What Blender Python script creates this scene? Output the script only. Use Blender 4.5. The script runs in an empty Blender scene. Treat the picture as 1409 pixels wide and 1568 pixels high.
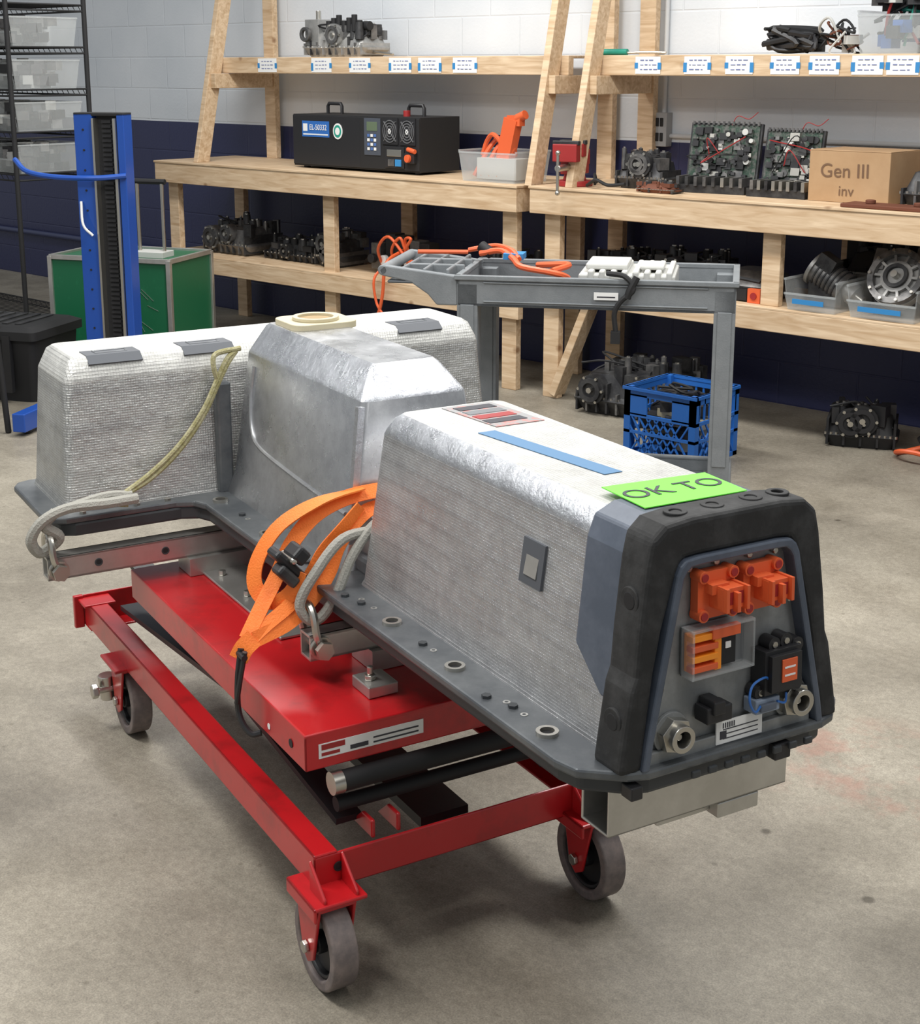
import bpy, bmesh, math, random
from mathutils import Vector, Matrix
sc=bpy.context.scene
try:
    sc.view_settings.view_transform='Standard'
except Exception: pass
D=math.radians
# ------------------------------------------------------------------ materials
def mat(name,col,rough=.5,metal=0,alpha=1,coat=0,emit=None,bump=None,var=None,spec=None):
    m=bpy.data.materials.new(name); m.use_nodes=True
    nt=m.node_tree; b=nt.nodes['Principled BSDF']
    b.inputs['Base Color'].default_value=(*col,1); b.inputs['Roughness'].default_value=rough
    b.inputs['Metallic'].default_value=metal; b.inputs['Alpha'].default_value=alpha
    if coat: b.inputs['Coat Weight'].default_value=coat; b.inputs['Coat Roughness'].default_value=.15
    tc=nt.nodes.new('ShaderNodeTexCoord')
    if var:   # (scale, second colour, contrast lo, hi)
        n=nt.nodes.new('ShaderNodeTexNoise'); n.inputs['Scale'].default_value=var[0]; n.inputs['Detail'].default_value=6
        n.inputs['Roughness'].default_value=.65
        r=nt.nodes.new('ShaderNodeValToRGB'); r.color_ramp.elements[0].position=var[2]; r.color_ramp.elements[1].position=var[3]
        r.color_ramp.elements[0].color=(*col,1); r.color_ramp.elements[1].color=(*var[1],1)
        nt.links.new(tc.outputs['Object'],n.inputs['Vector']); nt.links.new(n.outputs['Fac'],r.inputs['Fac'])
        nt.links.new(r.outputs['Color'],b.inputs['Base Color'])
    if bump:
        n=nt.nodes.new('ShaderNodeTexNoise'); n.inputs['Scale'].default_value=bump[0]; n.inputs['Detail'].default_value=4
        bp=nt.nodes.new('ShaderNodeBump'); bp.inputs['Strength'].default_value=bump[1]; bp.inputs['Distance'].default_value=.003
        nt.links.new(tc.outputs['Object'],n.inputs['Vector']); nt.links.new(n.outputs['Fac'],bp.inputs['Height']); nt.links.new(bp.outputs['Normal'],b.inputs['Normal'])
    return m
def foil_mat(name,grid,col,rough,wr=.5,metal=.8,gs=.35,dark=.6):
    m=mat(name,col,rough,metal); nt=m.node_tree; b=nt.nodes['Principled BSDF']; L=nt.links
    tc=[n for n in nt.nodes if n.type=='TEX_COORD'][0]
    def noise(s,d=8,r=.7):
        n=nt.nodes.new('ShaderNodeTexNoise'); n.inputs['Scale'].default_value=s; n.inputs['Detail'].default_value=d; n.inputs['Roughness'].default_value=r
        L.new(tc.outputs['Object'],n.inputs['Vector']); return n
    def ramp(src,p0,c0,p1,c1):
        r=nt.nodes.new('ShaderNodeValToRGB'); e=r.color_ramp.elements; e[0].position=p0; e[1].position=p1; e[0].color=(*c0,1); e[1].color=(*c1,1)
        L.new(src,r.inputs['Fac']); return r.outputs['Color']
    def mul(a,bb,f=1):
        mx=nt.nodes.new('ShaderNodeMix'); mx.data_type='RGBA'; mx.blend_type='MULTIPLY'; mx.inputs[0].default_value=f
        L.new(a,mx.inputs[6]); L.new(bb,mx.inputs[7]); return mx.outputs[2]
    n=noise(16); b2=nt.nodes.new('ShaderNodeBump'); b2.inputs['Strength'].default_value=wr; b2.inputs['Distance'].default_value=.006
    L.new(n.outputs['Fac'],b2.inputs['Height'])
    c=ramp(noise(3.5,9,.7).outputs['Fac'],.30,tuple(x*dark for x in col),.66,col)
    c=mul(c,ramp(noise(30,6,.8).outputs['Fac'],.35,(.76,.75,.77),.6,(1,1,1)),.7)
    if grid:
        add=None
        for ax in 'XYZ':
            w=nt.nodes.new('ShaderNodeTexWave'); w.wave_type='BANDS'; w.bands_direction=ax; w.inputs['Scale'].default_value=grid
            w.inputs['Distortion'].default_value=.6; w.inputs['Detail Scale'].default_value=.2
            L.new(tc.outputs['Object'],w.inputs['Vector'])
            p=nt.nodes.new('ShaderNodeMath'); p.operation='POWER'; p.inputs[1].default_value=5; L.new(w.outputs['Fac'],p.inputs[0])
            if add is None: add=p
            else:
                a=nt.nodes.new('ShaderNodeMath'); a.operation='ADD'; L.new(add.outputs[0],a.inputs[0]); L.new(p.outputs[0],a.inputs[1]); add=a
        b1=nt.nodes.new('ShaderNodeBump'); b1.inputs['Strength'].default_value=gs; b1.inputs['Distance'].default_value=.0010
        L.new(add.outputs[0],b1.inputs['Height']); L.new(b1.outputs['Normal'],b2.inputs['Normal'])
        msk=nt.nodes.new('ShaderNodeMath'); msk.operation='MULTIPLY'
        g2=noise(4,5,.6); rr=ramp(g2.outputs['Fac'],.35,(.10,.10,.10),.65,(1,1,1))
        L.new(add.outputs[0],msk.inputs[0]); L.new(rr,msk.inputs[1])
        c=mul(c,ramp(msk.outputs[0],.15,(1,1,1),1.0,(.48,.48,.50)),gs*1.4)
    L.new(b2.outputs['Normal'],b.inputs['Normal']); L.new(c,b.inputs['Base Color'])
    r3=nt.nodes.new('ShaderNodeMapRange'); L.new(noise(9,6,.7).outputs['Fac'],r3.inputs[0]); r3.inputs[1].default_value=.3; r3.inputs[2].default_value=.7; r3.inputs[3].default_value=rough-.08; r3.inputs[4].default_value=rough+.12
    L.new(r3.outputs[0],b.inputs['Roughness'])
    return m
def wood_mat():
    m=mat('pine_lumber',(.62,.42,.24),.6); nt=m.node_tree; b=nt.nodes['Principled BSDF']; L=nt.links
    tc=[n for n in nt.nodes if n.type=='TEX_COORD'][0]
    mp=nt.nodes.new('ShaderNodeMapping'); mp.inputs['Scale'].default_value=(1.5,14,14); L.new(tc.outputs['Object'],mp.inputs[0])
    n=nt.nodes.new('ShaderNodeTexNoise'); n.inputs['Scale'].default_value=3; n.inputs['Detail'].default_value=6; n.inputs['Distortion'].default_value=.8
    L.new(mp.outputs[0],n.inputs['Vector'])
    r=nt.nodes.new('ShaderNodeValToRGB'); e=r.color_ramp.elements; e[0].position=.3; e[1].position=.7
    e[0].color=(.50,.335,.19,1); e[1].color=(.74,.57,.385,1); L.new(n.outputs['Fac'],r.inputs['Fac'])
    v=nt.nodes.new('ShaderNodeTexVoronoi'); v.inputs['Scale'].default_value=4.5; L.new(tc.outputs['Object'],v.inputs['Vector'])
    r2=nt.nodes.new('ShaderNodeValToRGB'); e=r2.color_ramp.elements; e[0].position=.04; e[1].position=.11
    e[0].color=(.35,.22,.13,1); e[1].color=(1,1,1,1); L.new(v.outputs['Distance'],r2.inputs['Fac'])
    mx=nt.nodes.new('ShaderNodeMix'); mx.data_type='RGBA'; mx.blend_type='MULTIPLY'; mx.inputs[0].default_value=.8
    L.new(r.outputs['Color'],mx.inputs[6]); L.new(r2.outputs['Color'],mx.inputs[7]); L.new(mx.outputs[2],b.inputs['Base Color'])
    return m
def floor_mat():
    m=mat('concrete',(.3,.27,.22),.6); nt=m.node_tree; b=nt.nodes['Principled BSDF']; L=nt.links
    tc=[n for n in nt.nodes if n.type=='TEX_COORD'][0]
    def noise(s,d=8,r=.65,dist=0):
        n=nt.nodes.new('ShaderNodeTexNoise'); n.inputs['Scale'].default_value=s; n.inputs['Detail'].default_value=d; n.inputs['Roughness'].default_value=r; n.inputs['Distortion'].default_value=dist
        L.new(tc.outputs['Object'],n.inputs['Vector']); return n
    def ramp(src,p0,c0,p1,c1):
        r=nt.nodes.new('ShaderNodeValToRGB'); e=r.color_ramp.elements; e[0].position=p0; e[1].position=p1; e[0].color=(*c0,1); e[1].color=(*c1,1)
        L.new(src,r.inputs['Fac']); return r
    def mix(a,bb,f=1,t='MULTIPLY'):
        mx=nt.nodes.new('ShaderNodeMix'); mx.data_type='RGBA'; mx.blend_type=t
        if isinstance(f,(int,float)): mx.inputs[0].default_value=f
        else: L.new(f,mx.inputs[0])
        L.new(a,mx.inputs[6])
        if isinstance(bb,tuple): mx.inputs[7].default_value=(*bb,1)
        else: L.new(bb,mx.inputs[7])
        return mx.outputs[2]
    a=ramp(noise(.9,9,.62,.5).outputs['Fac'],.36,(.205,.182,.145),.64,(.375,.34,.275))
    c=a.outputs['Color']
    c=mix(c,ramp(noise(4,8,.68,.4).outputs['Fac'],.36,(.78,.77,.75),.60,(1.08,1.08,1.08)).outputs['Color'],.8)
    c=mix(c,ramp(noise(60,6,.75).outputs['Fac'],.34,(.74,.73,.72),.64,(1.14,1.14,1.13)).outputs['Color'],.8)
    c=mix(c,ramp(noise(260,3,.8).outputs['Fac'],.36,(.66,.66,.66),.64,(1.22,1.22,1.22)).outputs['Color'],.8)
    v=nt.nodes.new('ShaderNodeTexVoronoi'); v.inputs['Scale'].default_value=3.2; L.new(tc.outputs['Object'],v.inputs['Vector'])
    s=ramp(v.outputs['Distance'],.028,(.28,.26,.23),.050,(1,1,1)); c=mix(c,s.outputs['Color'],.85)
    v=nt.nodes.new('ShaderNodeTexVoronoi'); v.inputs['Scale'].default_value=11; L.new(tc.outputs['Object'],v.inputs['Vector'])
    s=ramp(v.outputs['Distance'],.045,(.55,.53,.5),.08,(1,1,1)); c=mix(c,s.outputs['Color'],.6)
    # worn red paint mark on the slab
    mp=nt.nodes.new('ShaderNodeMapping'); mp.inputs['Location'].default_value=(1.25*1.6,-2.85*3.2,0); mp.inputs['Scale'].default_value=(1.6,3.2,1); L.new(tc.outputs['Object'],mp.inputs[0])
    ln=nt.nodes.new('ShaderNodeVectorMath'); ln.operation='LENGTH'; L.new(mp.outputs[0],ln.inputs[0])
    q=ramp(ln.outputs['Value'],.35,(1,1,1),.95,(0,0,0)); qq=mix(q.outputs['Color'],ramp(noise(6,8,.7).outputs['Fac'],.5,(0,0,0),.62,(.35,.35,.35)).outputs['Color'],1)
    c=mix(c,(.40,.16,.12),qq,'MIX')
    L.new(c,b.inputs['Base Color'])
    rr=ramp(noise(2.5).outputs['Fac'],.3,(.36,.36,.36),.7,(.66,.66,.66)); L.new(rr.outputs['Color'],b.inputs['Roughness'])
    bp=nt.nodes.new('ShaderNodeBump'); bp.inputs['Strength'].default_value=.15; bp.inputs['Distance'].default_value=.002
    L.new(noise(90,6,.7).outputs['Fac'],bp.inputs['Height']); L.new(bp.outputs['Normal'],b.inputs['Normal'])
    return m
def wall_mat():
    m=mat('painted_block',(.8,.8,.8),.45); nt=m.node_tree; b=nt.nodes['Principled BSDF']; L=nt.links
    tc=[n for n in nt.nodes if n.type=='TEX_COORD'][0]
    sp=nt.nodes.new('ShaderNodeSeparateXYZ'); L.new(tc.outputs['Object'],sp.inputs[0])
    ad=nt.nodes.new('ShaderNodeMath'); ad.operation='ADD'; L.new(sp.outputs['X'],ad.inputs[0]); L.new(sp.outputs['Y'],ad.inputs[1])
    cb=nt.nodes.new('ShaderNodeCombineXYZ'); L.new(ad.outputs[0],cb.inputs['X']); L.new(sp.outputs['Z'],cb.inputs['Y'])
    br=nt.nodes.new('ShaderNodeTexBrick'); br.inputs['Scale'].default_value=1; br.inputs['Brick Width'].default_value=.4; br.inputs['Row Height'].default_value=.2
    br.inputs['Mortar Size'].default_value=.006; br.inputs['Mortar Smooth'].default_value=.6
    L.new(cb.outputs[0],br.inputs['Vector'])
    gt=nt.nodes.new('ShaderNodeMath'); gt.operation='GREATER_THAN'; gt.inputs[1].default_value=1.19; L.new(sp.outputs['Z'],gt.inputs[0])
    n=nt.nodes.new('ShaderNodeTexNoise'); n.inputs['Scale'].default_value=2; n.inputs['Detail'].default_value=5; L.new(tc.outputs['Object'],n.inputs['Vector'])
    r=nt.nodes.new('ShaderNodeValToRGB'); e=r.color_ramp.elements; e[0].position=.3; e[1].position=.7; e[0].color=(.66,.70,.74,1); e[1].color=(.76,.79,.82,1); L.new(n.outputs['Fac'],r.inputs['Fac'])
    mx=nt.nodes.new('ShaderNodeMix'); mx.data_type='RGBA'; L.new(gt.outputs[0],mx.inputs[0]); mx.inputs[6].default_value=(.028,.033,.095,1); L.new(r.outputs['Color'],mx.inputs[7])
    L.new(mx.outputs[2],b.inputs['Base Color'])
    iv=nt.nodes.new('ShaderNodeMath'); iv.operation='SUBTRACT'; iv.inputs[0].default_value=1; L.new(br.outputs['Fac'],iv.inputs[1])
    bp=nt.nodes.new('ShaderNodeBump'); bp.inputs['Strength'].default_value=.5; bp.inputs['Distance'].default_value=.004
    L.new(iv.outputs[0],bp.inputs['Height'])
    n3=nt.nodes.new('ShaderNodeTexNoise'); n3.inputs['Scale'].default_value=60; n3.inputs['Detail'].default_value=5; L.new(tc.outputs['Object'],n3.inputs['Vector'])
    bq=nt.nodes.new('ShaderNodeBump'); bq.inputs['Strength'].default_value=.35; bq.inputs['Distance'].default_value=.003; L.new(n3.outputs['Fac'],bq.inputs['Height']); L.new(bp.outputs['Normal'],bq.inputs['Normal'])
    L.new(bq.outputs['Normal'],b.inputs['Normal'])
    return m
FOIL=foil_mat('foil_weave',66,(.70,.70,.70),.32,.55,.82,.30,.70)
FOILARM=foil_mat('foil_crinkled',56,(.66,.66,.63),.34,.9,.8,.38,.72)
SHEET=foil_mat('foil_smooth',0,(.62,.63,.64),.27,.12,.92,0,.75)
FOILTOP=foil_mat('foil_bright',48,(.68,.68,.64),.45,.7,.4,.35,.8)
TAPEF=foil_mat('foil_tape',0,(.66,.68,.71),.27,.8,.88,0,.7)
FLANGE=mat('tray_flange_grey',(.105,.115,.125),.42,.5,var=(9,(.19,.20,.205),.4,.7))
SKIRT=mat('blue_grey_cap',(.075,.093,.125),.45,.1,var=(12,(.12,.14,.18),.4,.7))
FOAM=mat('black_foam',(.016,.016,.016),.75,bump=(40,.6),var=(20,(.045,.045,.045),.45,.75))
BELLY=mat('belly_dark',(.04,.044,.048),.5)
FACE=mat('cast_face',(.24,.25,.25),.5,.5,var=(20,(.34,.35,.35),.4,.7))
ALU=mat('aluminium',(.52,.51,.48),.38,.85,var=(10,(.66,.65,.62),.35,.7))
STEEL=mat('zinc_steel',(.55,.53,.48),.3,.95)
RED=mat('red_paint',(.50,.010,.014),.32,0,coat=.4,var=(9,(.30,.010,.012),.5,.72))
BLACK=mat('black_plastic',(.018,.018,.02),.45)
DBLACK=mat('matt_black',(.012,.012,.013),.7)
ORANGE=mat('orange_plastic',(.72,.12,.035),.45)
STRAP=mat('orange_webbing',(1.0,.23,.03),.6,bump=(300,.4),var=(18,(.85,.15,.015),.5,.8))
TREAD=mat('caster_tread',(.15,.125,.12),.6,var=(30,(.26,.21,.19),.4,.7))
ROPE=mat('grey_sling',(.36,.35,.31),.85,bump=(250,.8))
YROPE=mat('yellow_rope',(.30,.275,.12),.85,bump=(250,.8),var=(60,(.46,.43,.28),.4,.7))
WOOD=wood_mat()
UCART=mat('grey_resin',(.18,.195,.205),.5,var=(8,(.24,.255,.265),.4,.7),bump=(200,.2))
UDARK=mat('grey_resin_dark',(.09,.10,.11),.6)
BLUE=mat('blue_paint',(.01,.07,.36),.35,coat=.3)
CRATE=mat('milk_crate_blue',(.02,.14,.50),.42)
TAPE=mat('blue_tape',(.03,.22,.50),.6)
STRIP=mat('blue_strip',(.08,.20,.36),.5)
PAPER=mat('white_paper',(.80,.80,.78),.6)
INK=mat('ink',(.04,.04,.05),.6)
GREEN=mat('green_label',(.18,.85,.06),.5)
CREAM=mat('cream_plastic',(.56,.50,.34),.5)
CARD=mat('cardboard',(.40,.25,.13),.75,var=(6,(.46,.30,.165),.4,.7))
CLEAR=mat('clear_plastic',(.62,.65,.65),.15,0,alpha=.24)
GCASE=mat('green_case',(.008,.12,.05),.4,var=(25,(.02,.18,.08),.6,.9))
PCB=mat('pcb_green',(.018,.05,.03),.45,var=(60,(.11,.11,.10),.42,.58))
CASTM=mat('cast_alloy',(.12,.12,.12),.45,.7,var=(14,(.28,.27,.26),.4,.7))
CASTL=mat('cast_light',(.34,.34,.33),.45,.6,var=(14,(.50,.49,.47),.4,.7))
CASTD=mat('dark_casting',(.032,.032,.035),.5,.5,var=(14,(.09,.09,.09),.4,.7))
RUST=mat('rusty_metal',(.16,.055,.03),.7,.3)
VRED=mat('vise_red',(.32,.02,.02),.5)
LBLUE=mat('label_blue',(.03,.14,.45),.4)
SCREEN=mat('lcd',(.12,.16,.10),.2)
GREYL=mat('label_grey',(.30,.30,.30),.5,var=(70,(.48,.20,.18),.5,.6))
DECAL=mat('decal_dark',(.085,.092,.105),.6,0)
DECALR=mat('decal_ring',(.20,.21,.22),.4,.4)
WHITEB=mat('white_block',(.55,.55,.52),.5)
TEALB=mat('teal_paint',(.02,.30,.22),.5)
# ------------------------------------------------------------------ builder
def Rz(a): return Matrix.Rotation(a,3,'Z')
class G:
    def __init__(s,name,loc,rot=0,org=(0,0,0)):
        s.e=bpy.data.objects.new(name,None); s.e.empty_display_size=.1
        bpy.context.collection.objects.link(s.e); s.e.location=loc; s.e.rotation_euler=(0,0,rot); s.org=Vector(org)
class B:
    def __init__(s): s.bm=bmesh.new(); s.mats=[]; s.M=None
    def mi(s,m):
        if m not in s.mats: s.mats.append(m)
        return s.mats.index(m)
    def v(s,p):
        p=Vector(p)
        if s.M is not None: p=s.M@p
        return s.bm.verts.new(p)
    def f(s,vs,m,sm=False):
        try:
            f=s.bm.faces.new(vs); f.material_index=s.mi(m); f.smooth=sm; return f
        except ValueError: return None
    def hexa(s,c,m):
        v=[s.v(p) for p in c]
        for q in ((0,3,2,1),(4,5,6,7),(0,1,5,4),(1,2,6,5),(2,3,7,6),(3,0,4,7)): s.f([v[i] for i in q],m)
    def box(s,x0,x1,y0,y1,z0,z1,m):
        s.hexa([(x0,y0,z0),(x1,y0,z0),(x1,y1,z0),(x0,y1,z0),(x0,y0,z1),(x1,y0,z1),(x1,y1,z1),(x0,y1,z1)],m)
    def cb(s,c,d,m,R=None):
        c=Vector(c); R=R or Matrix.Identity(3); h=[x/2 for x in d]
        s.hexa([c+R@Vector((a*h[0],b*h[1],e*h[2])) for e in(-1,1) for a,b in((-1,-1),(1,-1),(1,1),(-1,1))],m)
    def beam(s,p0,p1,wd,th,m,up=(0,0,1)):
        p0=Vector(p0);p1=Vector(p1); d=(p1-p0).normalized(); up=Vector(up)
        a=d.cross(up)
        if a.length<1e-4: a=d.cross(Vector((0,1,0)))
        a.normalize(); b=a.cross(d); 
        s.hexa([p+a*(i*wd/2)+b*(j*th/2) for p in(p0,p1) for i,j in((-1,-1),(1,-1),(1,1),(-1,1))],m)
    def cyl(s,p0,p1,r,m,r1=None,n=16,cap=True,capm=None):
        p0=Vector(p0);p1=Vector(p1); r1=r if r1 is None else r1; d=(p1-p0).normalized()
        a=d.orthogonal().normalized(); b=d.cross(a)
        A=[];C=[]
        for i in range(n):
            t=2*math.pi*i/n; o=a*math.cos(t)+b*math.sin(t); A.append(s.v(p0+o*r)); C.append(s.v(p1+o*r1))
        for i in range(n): j=(i+1)%n; s.f([A[i],A[j],C[j],C[i]],m,True)
        if cap: s.f(A[::-1],capm or m); s.f(C,capm or m)
    def ring(s,p0,p1,ro,ri,m,n=20):
        p0=Vector(p0);p1=Vector(p1); d=(p1-p0).normalized(); a=d.orthogonal().normalized(); b=d.cross(a); R=[]
        for i in range(n):
            t=2*math.pi*i/n; o=a*math.cos(t)+b*math.sin(t); R.append([s.v(p0+o*ro),s.v(p1+o*ro),s.v(p1+o*ri),s.v(p0+o*ri)])
        for i in range(n):
            j=(i+1)%n
            for k in range(4): l=(k+1)%4; s.f([R[i][k],R[j][k],R[j][l],R[i][l]],m,k in(0,2))
    def path(s,pts,sub=6):
        P=[Vector(p) for p in pts]; P=[P[0]*2-P[1]]+P+[P[-1]*2-P[-2]]; out=[]
        for i in range(1,len(P)-2):
            for k in range(sub):
                t=k/sub; a,b,c,d=P[i-1],P[i],P[i+1],P[i+2]
                out.append(.5*((2*b)+(c-a)*t+(2*a-5*b+4*c-d)*t*t+(3*b-a-3*c+d)*t**3))
        out.append(P[-2]); return out
    def tube(s,pts,r,m,n=8,sub=6,smooth=True):
        P=s.path(pts,sub) if smooth and len(pts)>2 else [Vector(p) for p in pts]
        prev=None; R=[]
        for i,p in enumerate(P):
            d=(P[min(i+1,len(P)-1)]-P[max(i-1,0)]).normalized()
            if prev is None: a=d.orthogonal().normalized()
            else:
                a=prev-d*prev.dot(d); a=a.normalized() if a.length>1e-6 else d.orthogonal().normalized()
            prev=a; b=d.cross(a)
            R.append([s.v(p+(a*math.cos(2*math.pi*k/n)+b*math.sin(2*math.pi*k/n))*r) for k in range(n)])
        for i in range(len(R)-1):
            for k in range(n): l=(k+1)%n; s.f([R[i][k],R[i][l],R[i+1][l],R[i+1][k]],m,True)
        s.f(R[0][::-1],m); s.f(R[-1],m)
    def ribbon(s,pts,wd,m,side=(0,1,0),th=.003,sub=6,tw=0,tw0=0):
        P=s.path(pts,sub); side=Vector(side); R=[]; prev=None
        for i,p in enumerate(P):
            d=(P[min(i+1,len(P)-1)]-P[max(i-1,0)]).normalized()
            a=side-d*side.dot(d)
            if prev is not None and a.length<.3: a=prev-d*prev.dot(d)
            a.normalize()
            if prev is not None and a.dot(prev)<0: a=-a
            prev=a
            a=Matrix.Rotation(tw0+tw*i/len(P),3,d)@a; n=a.cross(d)
            R.append([s.v(p+a*wd/2+n*th/2),s.v(p-a*wd/2+n*th/2),s.v(p-a*wd/2-n*th/2),s.v(p+a*wd/2-n*th/2)])
        for i in range(len(R)-1):
            for k in range(4): l=(k+1)%4; s.f([R[i][k],R[i][l],R[i+1][l],R[i+1][k]],m,True)
        s.f(R[0][::-1],m); s.f(R[-1],m)
    def loft(s,levels,m,n=5,topm=None,sidem=None):
        rings=[]
        for (z,u0,u1,w0,w1,r) in levels:
            r=min(r,(u1-u0)/2.01,(w1-w0)/2.01)
            ring=[]
            for cx,cy,a0 in((u1-r,w1-r,0),(u0+r,w1-r,90),(u0+r,w0+r,180),(u1-r,w0+r,270)):
                for k in range(n+1):
                    a=D(a0+90*k/n); ring.append(s.v((cx+r*math.cos(a),cy+r*math.sin(a),z)))
            rings.append(ring)
        N=len(rings[0])
        for q in range(len(rings)-1):
            for i in range(N): j=(i+1)%N; s.f([rings[q][i],rings[q][j],rings[q+1][j],rings[q+1][i]],(sidem[q] if sidem else m),True)
        s.f(rings[-1],topm or m); s.f(rings[0][::-1],m)
    def prism(s,poly,z0,z1,m,sm=False):
        A=[s.v((x,y,z0)) for x,y in poly]; C=[s.v((x,y,z1)) for x,y in poly]; N=len(poly)
        for i in range(N): j=(i+1)%N; s.f([A[i],A[j],C[j],C[i]],m,sm)
        s.f(A[::-1],m); s.f(C,m)
    def extr(s,poly3,vec,m):
        vec=Vector(vec); A=[s.v(p) for p in poly3]; C=[s.v(Vector(p)+vec) for p in poly3]; N=len(poly3)
        for i in range(N): j=(i+1)%N; s.f([A[i],A[j],C[j],C[i]],m)
        s.f(A[::-1],m); s.f(C,m)
    def sphere(s,c,r,m,n=10):
        c=Vector(c); R=[]
        for i in range(1,n):
            a=math.pi*i/n; R.append([s.v(c+Vector((math.sin(a)*math.cos(2*math.pi*k/(n*2)),math.sin(a)*math.sin(2*math.pi*k/(n*2)),math.cos(a)))*r) for k in range(n*2)])
        t=s.v(c+Vector((0,0,r))); b=s.v(c-Vector((0,0,r)))
        for i in range(len(R)-1):
            for k in range(n*2): l=(k+1)%(n*2); s.f([R[i][k],R[i+1][k],R[i+1][l],R[i][l]],m,True)
        for k in range(n*2): l=(k+1)%(n*2); s.f([t,R[0][k],R[0][l]],m,True); s.f([b,R[-1][l],R[-1][k]],m,True)
    def done(s,name,g=None,bevel=0,seg=2,loc=None,rot=0,org=(0,0,0)):
        o0=g.org if g else Vector(org)
        for v in s.bm.verts: v.co-=o0
        bmesh.ops.recalc_face_normals(s.bm,faces=s.bm.faces)
        for e in s.bm.edges:
            if len(e.link_faces)==2 and e.calc_face_angle(0)>D(38): e.smooth=False
        me=bpy.data.meshes.new(name); s.bm.to_mesh(me); s.bm.free()
        for m in s.mats: me.materials.append(m)
        o=bpy.data.objects.new(name,me); bpy.context.collection.objects.link(o)
        if g: o.parent=g.e
        else:
            if loc is not None: o.location=loc
            o.rotation_euler=(0,0,rot)
        if bevel:
            md=o.modifiers.new('bevel','BEVEL'); md.width=bevel; md.segments=seg; md.limit_method='ANGLE'; md.angle_limit=D(35)
        return o
def text(g,name,body,size,m,M,ext=.0006):
    c=bpy.data.curves.new(name,'FONT'); c.body=body; c.size=size; c.extrude=ext; c.align_x='CENTER'; c.align_y='CENTER'
    o=bpy.data.objects.new(name+'_tmp',c); bpy.context.collection.objects.link(o)
    dg=bpy.context.evaluated_depsgraph_get(); me=bpy.data.meshes.new_from_object(o.evaluated_get(dg)); bpy.data.objects.remove(o)
    me.materials.clear(); me.materials.append(m); me.transform(M)
    n=bpy.data.objects.new(name,me); bpy.context.collection.objects.link(n); n.parent=g.e; return n
def basis(x,y,o):
    x=Vector(x).normalized(); y=Vector(y).normalized(); z=x.cross(y); M=Matrix.Identity(4)
    for i in range(3): M[i][0]=x[i];M[i][1]=y[i];M[i][2]=z[i];M[i][3]=o[i]
    return M
# ------------------------------------------------------------------ room
b=B(); b.box(-12,4,-3,6.05,-.1,0,floor_mat()); b.done('floor')
WM=wall_mat(); YW=5.90
b=B(); b.box(-12,4,YW,YW+.15,0,3.6,WM); b.done('wall_back')
g=G('electrical_outlet',(-3.98,YW-.001,1.25))
b=B(); b.box(-.04,.04,-.05,0,-.08,.08,mat('outlet_grey',(.35,.36,.37),.5)); 
for z in(.035,-.035):
    for x in(-.012,.012): b.box(x-.009,x+.009,-.054,-.049,z-.02,z+.02,DBLACK)
b.done('box',g,.004)
b=B(); CG=mat('conduit_white',(.6,.62,.63),.5)
b.cyl((0,-.012,.08),(0,-.012,2.2),.011,CG); b.cyl((.04,-.012,-.03),(1.6,-.012,-.03),.011,CG); b.done('conduit',g)
b=B(); b.cyl((-12,YW-.03,.33),(-7.3,YW-.03,.33),.02,mat('navy_pipe',(.04,.05,.12),.4)); b.done('trim_1')
# ------------------------------------------------------------------ lift cart (frame u,w)
ROT=D(-18)
def fr(u,w,z=0):
    p=Rz(ROT)@Vector((u,w,z)); return p
CO=(-2.6,1.18,0)
g=G('scissor_lift_cart',fr(*CO),ROT,CO)
b=B()
b.box(-3.06,-2.09,.90,1.46,.425,.433,RED)
for w0,w1 in((.90,.906),(1.454,1.46)): b.box(-3.06,-2.09,w0,w1,.365,.43,RED)
for u0,u1 in((-3.06,-3.054),(-2.096,-2.09)): b.box(u0,u1,.90,1.46,.365,.43,RED)
b.done('deck',g,.008,3)
b=B(); b.box(-2.0895,-2.0885,.925,1.13,.385,.412,PAPER); b.box(-2.0887,-2.088,.93,.975,.400,.410,VRED); b.box(-2.0887,-2.088,.985,1.02,.389,.397,INK); b.box(-2.0887,-2.088,1.03,1.12,.390,.393,INK); b.box(-2.0887,-2.088,1.03,1.12,.399,.402,INK); b.box(-2.0887,-2.088,.93,.965,.389,.395,VRED); b.cyl((-2.25,.8995,.385),(-2.25,.899,.385),.006,PAPER); b.cyl((-2.15,.8995,.395),(-2.15,.8985,.395),.008,DBLACK); b.done('label',g)
b=B()
for w0,s in((.885,1),(1.475,-1)):
    b.box(-3.43,-2.03,min(w0,w0+s*.006),max(w0,w0+s*.006),.175,.24,RED)
    b.box(-3.43,-2.03,min(w0,w0+s*.045),max(w0,w0+s*.045),.234,.24,RED)
    b.box(-3.43,-2.03,min(w0,w0+s*.045),max(w0,w0+s*.045),.175,.181,RED)
b.box(-2.036,-2.03,.885,1.475,.170,.236,RED); b.box(-2.08,-2.03,.885,1.475,.170,.176,RED)
b.box(-3.44,-3.434,.885,1.475,.17,.25,RED); b.box(-3.44,-3.38,.885,1.475,.17,.176,RED)
b.box(-3.445,-3.37,.87,.95,.236,.243,RED); b.box(-3.445,-3.43,.86,.885,.165,.25,RED)
for w in(.905,1.445):
    b.box(-2.085,-1.965,w-.05,w+.05,.175,.183,RED)
    b.box(-3.20,-3.08,w-.05,w+.05,.175,.183,RED)
    b.box(-2.085,-1.965,w-.05,w-.044,.155,.183,RED)
    b.extr([(-2.03,w-.03,.236),(-2.03,w-.03,.18),(-1.97,w-.03,.18),(-1.97,w-.03,.19)],(0,.006,0),RED)
    b.extr([(-2.03,w+.03,.236),(-2.03,w+.03,.18),(-1.97,w+.03,.18),(-1.97,w+.03,.19)],(0,.006,0),RED)
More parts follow.
